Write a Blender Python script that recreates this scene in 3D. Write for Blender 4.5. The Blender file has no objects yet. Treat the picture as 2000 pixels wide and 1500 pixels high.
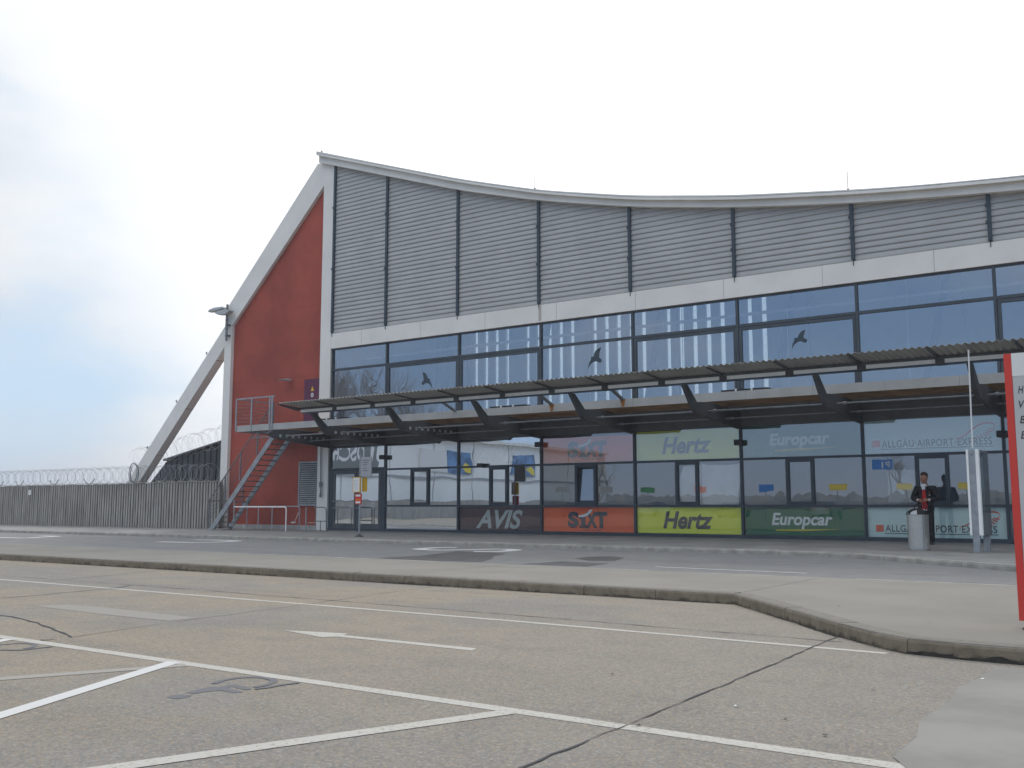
import bpy, bmesh, math, random
from mathutils import Vector, Matrix
random.seed(7)
R = math.radians
S = bpy.context.scene
COL = S.collection

# ---------------------------------------------------------------- camera, sky, sun, exposure
cd = bpy.data.cameras.new('camera'); cam = bpy.data.objects.new('camera', cd); COL.objects.link(cam)
cam.location = (0, -27, 1.05)
cam.rotation_euler = (R(90 + 6.96), 0, R(35.34))
cd.sensor_width = 36; cd.lens = 1950 / 2000 * 36; cd.clip_end = 6000; cd.clip_start = 0.05
S.camera = cam
SUN_EL, SUN_AZ = 40, 24                      # azimuth measured from +Y towards -X
sd = Vector((-math.sin(R(SUN_AZ)) * math.cos(R(SUN_EL)), math.cos(R(SUN_AZ)) * math.cos(R(SUN_EL)), math.sin(R(SUN_EL))))
sl = bpy.data.lights.new('sun', 'SUN'); sl.energy = 1.0; sl.angle = R(14); sl.color = (1, .95, .88)
sun = bpy.data.objects.new('sun', sl); COL.objects.link(sun); sun.rotation_euler = sd.to_track_quat('Z', 'Y').to_euler()
sun.location = (0, 0, 60)
S.view_settings.view_transform = 'Standard'; S.view_settings.look = 'None'
S.view_settings.gamma = 1; S.view_settings.exposure = 0.17
S.cycles.max_bounces = 8; S.cycles.glossy_bounces = 4; S.cycles.transparent_max_bounces = 16
S.cycles.caustics_reflective = False; S.cycles.sample_clamp_indirect = 4

W = bpy.data.worlds.new('World'); S.world = W; W.use_nodes = True
nt = W.node_tree; nt.nodes.clear()
def N(t, nt=nt, **k):
    n = nt.nodes.new(t)
    for a, b in k.items(): setattr(n, a, b)
    return n
def L(a, b, nt=nt): nt.links.new(a, b)
def math_(op, a, b=None, nt=nt, clamp=False):
    n = nt.nodes.new('ShaderNodeMath'); n.operation = op; n.use_clamp = clamp
    for i, v in enumerate((a, b)):
        if v is None: continue
        if isinstance(v, (int, float)): n.inputs[i].default_value = v
        else: nt.links.new(v, n.inputs[i])
    return n.outputs[0]
def mrange(v, a, b, c=0, d=1, nt=nt, smooth=True):
    n = nt.nodes.new('ShaderNodeMapRange'); n.interpolation_type = 'SMOOTHSTEP' if smooth else 'LINEAR'
    nt.links.new(v, n.inputs[0])
    for i, x in enumerate((a, b, c, d)): n.inputs[i + 1].default_value = x
    return n.outputs[0]
def mixc(f, a, b, nt=nt, bt='MIX'):
    n = nt.nodes.new('ShaderNodeMix'); n.data_type = 'RGBA'; n.blend_type = bt
    if isinstance(f, (int, float)): n.inputs[0].default_value = f
    else: nt.links.new(f, n.inputs[0])
    for i, v in ((6, a), (7, b)):
        if isinstance(v, tuple): n.inputs[i].default_value = (*v[:3], 1)
        else: nt.links.new(v, n.inputs[i])
    return n.outputs[2]
tc = N('ShaderNodeTexCoord')
D = tc.outputs['Generated']
def dot(vec):
    n = N('ShaderNodeVectorMath', operation='DOT_PRODUCT'); L(D, n.inputs[0]); n.inputs[1].default_value = vec
    return n.outputs['Value']
sep = N('ShaderNodeSeparateXYZ'); L(D, sep.inputs[0])
mp = N('ShaderNodeMapping'); L(D, mp.inputs[0]); mp.inputs['Scale'].default_value = (1, 1, 2.4)
n1 = N('ShaderNodeTexNoise'); L(mp.outputs[0], n1.inputs['Vector']); n1.inputs['Scale'].default_value = 2.6; n1.inputs['Detail'].default_value = 7; n1.inputs['Roughness'].default_value = .5
n2 = N('ShaderNodeTexNoise'); L(mp.outputs[0], n2.inputs['Vector']); n2.inputs['Scale'].default_value = 6.5; n2.inputs['Detail'].default_value = 6; n2.inputs['Roughness'].default_value = .5
glowdir = Vector((-math.sin(R(20)) * math.cos(R(24)), math.cos(R(20)) * math.cos(R(24)), math.sin(R(24))))
g = mrange(dot(tuple(glowdir)), .70, .955)                     # bright veil of thin cloud in front of the sun
front = mrange(sep.outputs['Y'], -.15, .35)
# cloud colour
ccol = mixc(mrange(n2.outputs[0], .35, .68), (.64, .70, .77), (.76, .79, .82))
ccol = mixc(g, ccol, (1.25, 1.25, 1.25))
up = mrange(sep.outputs['Z'], .34, .62)
ccol = mixc(up, ccol, (1.22, 1.24, 1.26))
# cover: 1 = cloud, 0 = clear blue
cov_f = mrange(math_('ADD', n1.outputs[0], math_('MULTIPLY', g, .5)), .38, .60)
cov_f = math_('MULTIPLY', cov_f, 1, clamp=True)
cov_b = math_('MULTIPLY', mrange(n2.outputs[0], .45, .8), .35)
cov_b = math_('MAXIMUM', cov_b, math_('MULTIPLY', up, .95))
cm = N('ShaderNodeMix'); cm.data_type = 'FLOAT'; L(front, cm.inputs[0]); L(cov_b, cm.inputs[2]); L(cov_f, cm.inputs[3])
sky = N('ShaderNodeTexSky', sky_type='NISHITA'); sky.sun_disc = False
sky.sun_elevation = R(SUN_EL); sky.sun_rotation = R(-SUN_AZ); sky.air_density = 1.4; sky.dust_density = .6; sky.ozone_density = 2.0
b1 = N('ShaderNodeBackground'); L(sky.outputs[0], b1.inputs[0]); b1.inputs[1].default_value = .12
b2 = N('ShaderNodeBackground'); L(ccol, b2.inputs[0]); b2.inputs[1].default_value = 1.0
clear = mixc(front, mixc(mrange(sep.outputs['Z'], -.02, .25), (.31, .47, .72), (.25, .42, .72)), (.50, .67, .88))
b3 = N('ShaderNodeBackground'); L(clear, b3.inputs[0])
mk = N('ShaderNodeMixShader'); mk.inputs[0].default_value = .85; L(b1.outputs[0], mk.inputs[1]); L(b3.outputs[0], mk.inputs[2])
ms = N('ShaderNodeMixShader'); L(cm.outputs[0], ms.inputs[0]); L(mk.outputs[0], ms.inputs[1]); L(b2.outputs[0], ms.inputs[2])
wo = N('ShaderNodeOutputWorld'); L(ms.outputs[0], wo.inputs[0])

# ---------------------------------------------------------------- materials
def mat(name, col, rough=.6, metal=0, var=0, vs=3.0, col2=None, bump=0, bs=60, spec=.4, stretch=None):
    m = bpy.data.materials.new(name); m.use_nodes = True; t = m.node_tree
    p = t.nodes['Principled BSDF']; p.inputs['Roughness'].default_value = rough; p.inputs['Metallic'].default_value = metal
    p.inputs['Specular IOR Level'].default_value = spec
    p.inputs['Base Color'].default_value = (*col, 1)
    g = t.nodes.new('ShaderNodeNewGeometry'); vec = g.outputs['Position']
    if stretch:
        q = t.nodes.new('ShaderNodeMapping'); t.links.new(vec, q.inputs[0]); q.inputs['Scale'].default_value = stretch; vec = q.outputs[0]
    if var:
        n = t.nodes.new('ShaderNodeTexNoise'); n.inputs['Scale'].default_value = vs; n.inputs['Detail'].default_value = 6; n.inputs['Roughness'].default_value = .6
        t.links.new(vec, n.inputs['Vector'])
        f = mrange(n.outputs[0], .3, .7, nt=t)
        a = tuple(c * (1 - var) for c in col); b = col2 or tuple(min(1, c * (1 + var)) for c in col)
        t.links.new(mixc(f, a, b, nt=t), p.inputs['Base Color'])
    if bump:
        n = t.nodes.new('ShaderNodeTexNoise'); n.inputs['Scale'].default_value = bs; n.inputs['Detail'].default_value = 3
        t.links.new(vec, n.inputs['Vector'])
        b_ = t.nodes.new('ShaderNodeBump'); b_.inputs['Strength'].default_value = bump; b_.inputs['Distance'].default_value = .01
        t.links.new(n.outputs[0], b_.inputs['Height']); t.links.new(b_.outputs[0], p.inputs['Normal'])
    return m
def asphalt(name, tan, grey, orange=.35, patch=.35, speck=1.0, bias=0.0):
    m = bpy.data.materials.new(name); m.use_nodes = True; t = m.node_tree; p = t.nodes['Principled BSDF']
    g = t.nodes.new('ShaderNodeNewGeometry'); P_ = g.outputs['Position']
    def noise(s, d=4, r=.6):
        n = t.nodes.new('ShaderNodeTexNoise'); n.inputs['Scale'].default_value = s; n.inputs['Detail'].default_value = d; n.inputs['Roughness'].default_value = r
        t.links.new(P_, n.inputs['Vector']); return n.outputs[0]
    big = noise(patch, 5, .6); mid = noise(2.2, 5, .65); fine = noise(55, 4, .75); f2 = noise(24, 5, .8)
    sp = t.nodes.new('ShaderNodeSeparateXYZ'); t.links.new(P_, sp.inputs[0])
    side = mrange(math_('ADD', sp.outputs[0], math_('MULTIPLY', big, 3.0, nt=t), nt=t), -6.5 + bias, .6 + bias, nt=t)
    c = mixc(math_('MAXIMUM', math_('MULTIPLY', side, .85, nt=t), mrange(big, .45, .62, nt=t), nt=t), tan, grey, nt=t)
    c = mixc(mrange(mid, .42, .72, 0, .55, nt=t), c, tuple(x * .72 for x in grey), nt=t)
    q = t.nodes.new('ShaderNodeMapping'); t.links.new(P_, q.inputs[0]); q.inputs['Scale'].default_value = (.22, 1.1, 1)
    sn = t.nodes.new('ShaderNodeTexNoise'); sn.inputs['Scale'].default_value = 1.0; sn.inputs['Detail'].default_value = 4; t.links.new(q.outputs[0], sn.inputs['Vector'])
    c = mixc(mrange(sn.outputs[0], .48, .68, 0, .30, nt=t), c, tuple(x * .66 for x in grey), nt=t)
    st = t.nodes.new('ShaderNodeTexVoronoi'); st.inputs['Scale'].default_value = .75; st.inputs['Randomness'].default_value = 1; t.links.new(P_, st.inputs['Vector'])
    c = mixc(mrange(math_('ADD', st.outputs['Distance'], math_('MULTIPLY', noise(7), .16, nt=t), nt=t), .10, .22, .35, 0, nt=t), c, tuple(x * .5 for x in grey), nt=t)
    v = t.nodes.new('ShaderNodeTexVoronoi'); v.inputs['Scale'].default_value = 95; t.links.new(P_, v.inputs['Vector'])
    sv = t.nodes.new('ShaderNodeSeparateColor'); t.links.new(v.outputs['Color'], sv.inputs[0])
    c = mixc(mrange(sv.outputs[0], .80, .84, 0, orange * speck, nt=t), c, (.42, .27, .13), nt=t)
    c = mixc(mrange(sv.outputs[1], .86, .9, 0, .45 * speck, nt=t), c, (.13, .14, .17), nt=t)
    c = mixc(mrange(sv.outputs[2], .90, .94, 0, .25 * speck, nt=t), c, (.52, .51, .48), nt=t)
    c = mixc(mrange(fine, .3, .7, .55 * speck, 0, nt=t), c, (.1, .1, .1), nt=t, bt='MULTIPLY') if False else c
    c = mixc(mrange(f2, .35, .62, .50 * speck, 0, nt=t), c, tuple(x * .5 for x in grey), nt=t)
    c = mixc(mrange(fine, .50, .70, 0, .55 * speck, nt=t), c, tuple(min(1, x * 1.6) for x in tan), nt=t)
    t.links.new(c, p.inputs['Base Color']); p.inputs['Roughness'].default_value = .85; p.inputs['Specular IOR Level'].default_value = .25
    b_ = t.nodes.new('ShaderNodeBump'); b_.inputs['Strength'].default_value = .35; b_.inputs['Distance'].default_value = .006
    t.links.new(fine, b_.inputs['Height']); t.links.new(b_.outputs[0], p.inputs['Normal'])
    return m
def paint(name, col, wear=.3, under=(.37, .335, .28), sc=38):
    m = bpy.data.materials.new(name); m.use_nodes = True; t = m.node_tree; p = t.nodes['Principled BSDF']
    g = t.nodes.new('ShaderNodeNewGeometry')
    def noise(s):
        n = t.nodes.new('ShaderNodeTexNoise'); n.inputs['Scale'].default_value = s; n.inputs['Detail'].default_value = 5; n.inputs['Roughness'].default_value = .75
        t.links.new(g.outputs['Position'], n.inputs['Vector']); return n.outputs[0]
    s = math_('ADD', math_('MULTIPLY', noise(sc), .75, nt=t), math_('MULTIPLY', noise(1.7), .25, nt=t), nt=t)
    t.links.new(mixc(mrange(s, .76 - wear * .42, .84 - wear * .36, nt=t), col, under, nt=t), p.inputs['Base Color'])
    p.inputs['Roughness'].default_value = .8; p.inputs['Specular IOR Level'].default_value = .2
    return m
def glass(name, tint=(.66, .74, .82), refl=.36, wav=.0035, ws=.9, rcol=(.85, .92, 1.0)):
    m = bpy.data.materials.new(name); m.use_nodes = True; t = m.node_tree; t.nodes.clear()
    o = t.nodes.new('ShaderNodeOutputMaterial'); tr = t.nodes.new('ShaderNodeBsdfTransparent'); tr.inputs[0].default_value = (*tint, 1)
    gl = t.nodes.new('ShaderNodeBsdfGlossy'); gl.inputs['Roughness'].default_value = 0.0; gl.inputs[0].default_value = (*rcol, 1)
    mx = t.nodes.new('ShaderNodeMixShader'); mx.inputs[0].default_value = refl
    g = t.nodes.new('ShaderNodeNewGeometry'); n = t.nodes.new('ShaderNodeTexNoise'); n.inputs['Scale'].default_value = ws; n.inputs['Detail'].default_value = 1.5
    t.links.new(g.outputs['Position'], n.inputs['Vector'])
    b_ = t.nodes.new('ShaderNodeBump'); b_.inputs['Strength'].default_value = 1; b_.inputs['Distance'].default_value = wav * .45
    t.links.new(n.outputs[0], b_.inputs['Height']); t.links.new(b_.outputs[0], gl.inputs['Normal'])
    bf = math_('SUBTRACT', 1.0, g.outputs['Backfacing'], nt=t)          # the coating sits on the outer face only
    t.links.new(math_('MULTIPLY', bf, refl, nt=t), mx.inputs[0]); t.links.new(mixc(bf, (1, 1, 1), tint, nt=t), tr.inputs[0])
    t.links.new(tr.outputs[0], mx.inputs[1]); t.links.new(gl.outputs[0], mx.inputs[2]); t.links.new(mx.outputs[0], o.inputs[0])
    return m
def emit(name, col, s):
    m = bpy.data.materials.new(name); m.use_nodes = True; t = m.node_tree; t.nodes.clear()
    o = t.nodes.new('ShaderNodeOutputMaterial'); e = t.nodes.new('ShaderNodeEmission'); e.inputs[0].default_value = (*col, 1); e.inputs[1].default_value = s
    t.links.new(e.outputs[0], o.inputs[0]); return m

M_ground = asphalt('worn tan asphalt', (.298, .252, .190), (.236, .224, .204))
M_road = asphalt('grey road asphalt', (.235, .23, .22), (.215, .215, .215), orange=.1, speck=.5)
M_conc = mat('concrete paving', (.222, .207, .180), .85, var=.08, vs=.9, bump=.15, bs=50)
M_kerb = mat('stained concrete kerb', (.25, .205, .15), .9, var=.35, vs=5, bump=.4, bs=25)
def kerbmat(name, top, face, dirt, h):
    m = bpy.data.materials.new(name); m.use_nodes = True; t = m.node_tree; p = t.nodes['Principled BSDF']; g = t.nodes.new('ShaderNodeNewGeometry')
    def noise(sc, d=5):
        n = t.nodes.new('ShaderNodeTexNoise'); n.inputs['Scale'].default_value = sc; n.inputs['Detail'].default_value = d; n.inputs['Roughness'].default_value = .65
        t.links.new(g.outputs['Position'], n.inputs['Vector']); return n.outputs[0]
    a = t.nodes.new('ShaderNodeSeparateXYZ'); t.links.new(g.outputs['True Normal'], a.inputs[0]); z = t.nodes.new('ShaderNodeSeparateXYZ'); t.links.new(g.outputs['Position'], z.inputs[0])
    n1_ = noise(1.1); n2_ = noise(9)
    f = mixc(mrange(n1_, .35, .65, nt=t), face, tuple(x * 1.25 for x in face), nt=t); f = mixc(mrange(n2_, .35, .7, 0, .55, nt=t), f, tuple(x * .6 for x in face), nt=t)
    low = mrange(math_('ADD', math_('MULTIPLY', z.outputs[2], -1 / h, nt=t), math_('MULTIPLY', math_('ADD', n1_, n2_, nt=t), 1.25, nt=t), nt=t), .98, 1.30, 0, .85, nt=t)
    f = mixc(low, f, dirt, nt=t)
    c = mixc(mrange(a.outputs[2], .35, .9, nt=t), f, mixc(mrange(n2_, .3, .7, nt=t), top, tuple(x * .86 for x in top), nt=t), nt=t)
    t.links.new(c, p.inputs['Base Color']); p.inputs['Roughness'].default_value = .9; p.inputs['Specular IOR Level'].default_value = .2
    b_ = t.nodes.new('ShaderNodeBump'); b_.inputs['Strength'].default_value = .5; b_.inputs['Distance'].default_value = .008; t.links.new(noise(30), b_.inputs['Height']); t.links.new(b_.outputs[0], p.inputs['Normal'])
    return m
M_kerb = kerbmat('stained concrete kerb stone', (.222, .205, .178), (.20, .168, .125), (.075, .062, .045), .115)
M_kerb2 = mat('kerb edge stone', (.33, .315, .28), .9, var=.2, vs=4, bump=.3, bs=30)
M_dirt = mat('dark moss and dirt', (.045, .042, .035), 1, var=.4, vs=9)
M_joint = mat('bitumen joint', (.045, .045, .05), .8)
M_joint_l = mat('faint bitumen joint', (.13, .125, .12), .8, var=.5, vs=3)
M_line = paint('worn white road paint', (.47, .45, .41), .60, (.28, .25, .20))
M_linew = paint('fresh white road paint', (.58, .575, .56), .12)
M_faint = paint('faded road paint', (.33, .31, .28), .55, (.28, .25, .20))
M_vfaint = paint('nearly gone road paint', (.285, .268, .24), .55, (.27, .24, .20))
M_grey = paint('grey overpaint', (.15, .15, .16), .4, (.26, .235, .19))
M_patch = mat('dark asphalt patch', (.095, .093, .09), .8, var=.2, vs=2)
M_lpatch = mat('smooth light concrete slab', (.235, .225, .205), .85, var=.14, vs=1.3, bump=.2, bs=60)
M_white = mat('off white painted render', (.76, .74, .695), .6, var=.05, vs=.7, bump=.05)
M_whited = mat('weathered white metal fascia', (.74, .725, .68), .5, var=.06, vs=1.2)
M_red = mat('brick red render', (.33, .064, .042), .8, var=.2, vs=.5, bump=.15, bs=90)
M_seam = mat('hairline render seam', (.21, .035, .026), .9)
M_plinth = mat('grey plinth render', (.38, .37, .35), .9, var=.2, vs=3)
M_louv = mat('silver grey louvre metal', (.41, .41, .40), .6, .0, var=.07, vs=.8)
M_dark = mat('dark blue grey frame metal', (.050, .066, .082), .5, .0, var=.12, vs=2)
M_post = mat('dark louvre post metal', (.035, .055, .075), .5)
M_gal = mat('galvanised steel', (.34, .36, .38), .45, .5, var=.15, vs=6)
M_gald = mat('dull galvanised steel', (.20, .21, .22), .5, .4, var=.15, vs=6)
M_steel = mat('dark canopy steel', (.06, .062, .066), .6, .0, var=.2, vs=2)
M_steel2 = mat('grey canopy steel', (.09, .10, .11), .55, .0, var=.15, vs=2)
M_fascia = mat('light grey deck fascia', (.40, .40, .385), .6, 0, var=.08, vs=1.5)
M_deck = mat('brown plywood deck underside', (.46, .25, .12), .8, var=.3, vs=2)
M_alu = mat('aluminium light strip', (.86, .86, .84), .5, 0, var=.05)
M_sheet = mat('corrugated translucent sheet', (.42, .405, .375), .6, 0, var=.12, vs=1.5)
M_rust = mat('rust stain', (.33, .13, .03), .9, var=.35, vs=14)
M_purple = mat('purple painted door', (.115, .022, .06), .6)
M_yellow = mat('yellow sign paint', (.75, .45, .03), .5)
M_signw = mat('white sign face', (.74, .74, .73), .5)
M_signg = mat('grey sign face', (.36, .37, .385), .5)
M_signred = mat('red sign face', (.60, .035, .03), .5)
M_text = mat('dark lettering', (.045, .045, .055), .6)
M_textg = mat('grey lettering', (.12, .12, .14), .6)
M_blue = mat('blue sign', (.03, .22, .66), .5)
M_greens = mat('green sign', (.04, .28, .08), .5)
M_oranges = mat('orange sign', (.75, .14, .02), .5)
M_yels = mat('yellow lot sign', (.80, .62, .04), .5)
M_black = mat('black plastic', (.012, .012, .014), .5)
M_bin = mat('brushed steel bin', (.52, .515, .49), .42, .7, var=.08, vs=9, stretch=(1, 1, 8))
M_fence = mat('weathered grey timber boards', (.32, .305, .28), .9, var=.25, vs=5, stretch=(1, 1, .15), bump=.2, bs=20)
M_fcap = mat('pale timber cap', (.42, .38, .31), .9, var=.2, vs=4)
M_wire = mat('razor wire', (.42, .44, .46), .4, .6)
M_wired = mat('dark wire bundle', (.17, .19, .21), .5, .4)
M_shed = mat('anthracite metal cladding', (.05, .058, .062), .5, .1, var=.1)
M_int = mat('interior wall grey', (.60, .585, .56), .8, var=.05)
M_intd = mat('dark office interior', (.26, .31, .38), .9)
M_ceil = mat('timber ceiling', (.50, .47, .43), .8, var=.06)
M_intb = mat('interior blue steel', (.06, .09, .17), .5)
M_frost = mat('frosted white film', (.40, .44, .45), .7, var=.04, vs=2)
M_or = mat('orange film', (.90, .12, .012), .6); M_lime = mat('lime yellow film', (.80, .86, .05), .6)
M_green = mat('dark green film', (.0, .13, .05), .6); M_mar = mat('dark maroon film', (.055, .012, .022), .6)
M_mint = mat('pale mint film', (.62, .82, .78), .6)
M_lred = mat('logo red film', (.75, .08, .02), .6); M_lnavy = mat('logo navy film', (.03, .035, .06), .6)
M_lwhite = mat('logo white film', (.75, .80, .76), .6); M_lgreyt = mat('logo grey film', (.05, .055, .06), .6)
M_lyel = mat('logo yellow film', (.75, .60, .02), .6)
M_blind = mat('white cloth blind', (.74, .73, .70), .8, var=.08, vs=2)
M_glass = glass('blue tinted glazing')
M_glassl = glass('reflective shopfront glazing', (.95, .97, .98), .27, .006, .8)
M_glassd = glass('door glazing', (.5, .52, .54), .82, .006, 1.0)
M_glassa = glass('clear low glass over the adverts', (.98, .99, .99), .12, .006, .8)
M_glassm = glass('mirror like shopfront glazing', (.8, .85, .88), .74, .006, .8)
M_clear = glass('clear display glass', (.8, .84, .84), .25, 0, 1)
M_skin = mat('skin', (.36, .17, .11), .6); M_suit = mat('black suit cloth', (.010, .011, .014), .85)
M_vest = mat('red knitted vest', (.50, .02, .02), .9); M_shirt = mat('white shirt', (.72, .73, .75), .8)
M_hair = mat('dark brown hair', (.03, .02, .015), .8); M_shoe = mat('black shoe leather', (.012, .012, .012), .35)
M_bark = mat('bare bark', (.14, .105, .08), .9, var=.2); M_twig = mat('bare brown twigs', (.20, .15, .115), .9, var=.2)
M_tyre = mat('tyre rubber', (.015, .015, .015), .8); M_carglass = mat('car window', (.02, .03, .035), .1)
M_bwall = mat('white metal hall cladding', (.86, .86, .84), .6, var=.05, vs=.3)
M_bgrey = mat('dark sign panel', (.16, .17, .17), .6)
M_lamp = mat('grey lamp housing', (.42, .44, .45), .5)
M_glint = emit('glowing lamp glint', (.9, .97, 1), 3.0)

# ---------------------------------------------------------------- helpers
class B:
    def __init__(s): s.v = []; s.f = []
    def face(s, *pts):
        i = len(s.v); s.v += [tuple(p) for p in pts]; s.f.append(tuple(range(i, i + len(pts))))
    def box(s, x0, x1, y0, y1, z0, z1):
        i = len(s.v)
        s.v += [(x, y, z) for z in (z0, z1) for y in (y0, y1) for x in (x0, x1)]
        s.f += [tuple(i + k for k in q) for q in ((0, 2, 3, 1), (4, 5, 7, 6), (0, 1, 5, 4), (2, 6, 7, 3), (0, 4, 6, 2), (1, 3, 7, 5))]
        return s
    def prism(s, poly, a, b, axis=1):
        """polygon in the two other axes, extruded from a to b along axis"""
        def P(p, t):
            if axis == 1: return (p[0], t, p[1])
            if axis == 0: return (t, p[0], p[1])
            return (p[0], p[1], t)
        n = len(poly); i = len(s.v)
        s.v += [P(p, a) for p in poly] + [P(p, b) for p in poly]
        s.f += [tuple(range(i, i + n)), tuple(range(i + 2 * n - 1, i + n - 1, -1))]
        s.f += [(i + k, i + n + k, i + n + (k + 1) % n, i + (k + 1) % n) for k in range(n)]
        return s
    def tube(s, pts, r, n=6, closed=False, cap=True):
        pts = [Vector(p) for p in pts]; rr = r if isinstance(r, (list, tuple)) else [r] * len(pts)
        i0 = len(s.v); m = len(pts); ref = None
        for k, p in enumerate(pts):
            a = pts[k - 1] if (k > 0 or closed) else p; b = pts[(k + 1) % m] if (k < m - 1 or closed) else p
            d = (b - a).normalized()
            if ref is None:
                ref = d.cross(Vector((0, 0, 1)));
                if ref.length < .1: ref = d.cross(Vector((1, 0, 0)))
            u = (ref - d * ref.dot(d)).normalized(); w = d.cross(u); ref = u
            for q in range(n):
                t = 2 * math.pi * q / n + math.pi / n
                s.v.append(tuple(p + (u * math.cos(t) + w * math.sin(t)) * rr[k]))
        for k in range(m if closed else m - 1):
            a = i0 + k * n; b = i0 + ((k + 1) % m) * n
            for q in range(n): s.f.append((a + q, a + (q + 1) % n, b + (q + 1) % n, b + q))
        if cap and not closed:
            s.f.append(tuple(range(i0 + n - 1, i0 - 1, -1))); s.f.append(tuple(range(i0 + (m - 1) * n, i0 + m * n)))
        return s
    def bar(s, a, b, w, h, up=(0, 0, 1)):
        a = Vector(a); b = Vector(b); d = (b - a).normalized(); u = Vector(up); sd_ = d.cross(u).normalized(); u = sd_.cross(d)
        i = len(s.v)
        for p in (a, b):
            for x, y in ((-1, -1), (1, -1), (1, 1), (-1, 1)): s.v.append(tuple(p + sd_ * (x * w / 2) + u * (y * h / 2)))
        s.f += [tuple(i + k for k in q) for q in ((3, 2, 1, 0), (4, 5, 6, 7), (0, 1, 5, 4), (1, 2, 6, 5), (2, 3, 7, 6), (3, 0, 4, 7))]
        return s
    def lathe(s, prof, cx, cy, n=32):
        i0 = len(s.v)
        for r, z in prof:
            for q in range(n):
                t = 2 * math.pi * q / n; s.v.append((cx + r * math.cos(t), cy + r * math.sin(t), z))
        for k in range(len(prof) - 1):
            a = i0 + k * n; b = a + n
            for q in range(n): s.f.append((a + q, a + (q + 1) % n, b + (q + 1) % n, b + q))
        return s
ORG = {}
def setprops(o, label=None, cat=None, group=None, kind=None):
    if label: o['label'] = label
    if cat: o['category'] = cat
    if group: o['group'] = group
    if kind: o['kind'] = kind
    return o
def thing(name, label, cat, loc=(0, 0, 0), group=None):
    o = bpy.data.objects.new(name, None); COL.objects.link(o); o.location = loc; o.empty_display_size = .3
    ORG[o.name] = Vector(loc); return setprops(o, label, cat, group)
def obj(name, b, m, parent=None, org=(0, 0, 0), smooth=False, bevel=0, **k):
    if parent is not None: org = ORG[parent.name]
    org = Vector(org)
    me = bpy.data.meshes.new(name); me.from_pydata([tuple(Vector(v) - org) for v in b.v], [], b.f); me.validate(); me.update()
    bm = bmesh.new(); bm.from_mesh(me); bmesh.ops.recalc_face_normals(bm, faces=bm.faces)
    if bevel:
        bmesh.ops.remove_doubles(bm, verts=bm.verts, dist=1e-5)
        ed = [e for e in bm.edges if len(e.link_faces) == 2 and e.calc_face_angle(0) > .6]
        bmesh.ops.bevel(bm, geom=ed, offset=bevel, segments=2, affect='EDGES', profile=.6)
    bm.to_mesh(me); bm.free()
    me.materials.append(m)
    if smooth: me.shade_smooth()
    o = bpy.data.objects.new(name, me); COL.objects.link(o)
    if parent is not None: o.parent = parent; ORG[o.name] = ORG[parent.name]
    else: o.location = org; ORG[o.name] = org
    return setprops(o, **k)
def text_mesh(body, off=.0, shear=0, sx=1.0):
    c = bpy.data.curves.new('lettering', 'FONT'); c.body = body; c.offset = off; c.shear = shear; c.space_character = sx; c.extrude = .001; c.resolution_u = 6
    o = bpy.data.objects.new('tmp', c); COL.objects.link(o)
    dg = bpy.context.evaluated_depsgraph_get(); dg.update()
    me = bpy.data.meshes.new_from_object(o.evaluated_get(dg)); bpy.data.objects.remove(o); bpy.data.curves.remove(c)
    vs = [v.co.copy() for v in me.vertices]; fs = [tuple(p.vertices) for p in me.polygons]; bpy.data.meshes.remove(me)
    x0 = min(v.x for v in vs); x1 = max(v.x for v in vs); y0 = min(v.y for v in vs); y1 = max(v.y for v in vs)
    return [((v.x - x0) / (x1 - x0), (v.y - y0) / (y1 - y0), v.z) for v in vs], fs
def lettering(body, x0, x1, z0, z1, y, m, parent, off=.0, shear=0, name='lettering', sx=1.0, plane='y'):
    vs, fs = text_mesh(body, off, shear, sx); b = B()
    for u, w, e in vs:
        if plane == 'y': b.v.append((x0 + u * (x1 - x0), y - e, z0 + w * (z1 - z0)))
        elif plane == 'x': b.v.append((y + e, x0 + u * (x1 - x0), z0 + w * (z1 - z0)))
    b.f = fs
    return obj(name, b, m, parent)
def grid_y(x0, x1, y, z0, z1): return B().box(x0, x1, y, y + .012, z0, z1)
def lerp(tab, x):
    if x <= tab[0][0]:
        (a, b), (c, d) = tab[0], tab[1]
    elif x >= tab[-1][0]:
        (a, b), (c, d) = tab[-2], tab[-1]
    else:
        for k in range(len(tab) - 1):
            if tab[k][0] <= x <= tab[k + 1][0]: (a, b), (c, d) = tab[k], tab[k + 1]; break
    return b + (d - b) * (x - a) / (c - a)

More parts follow.
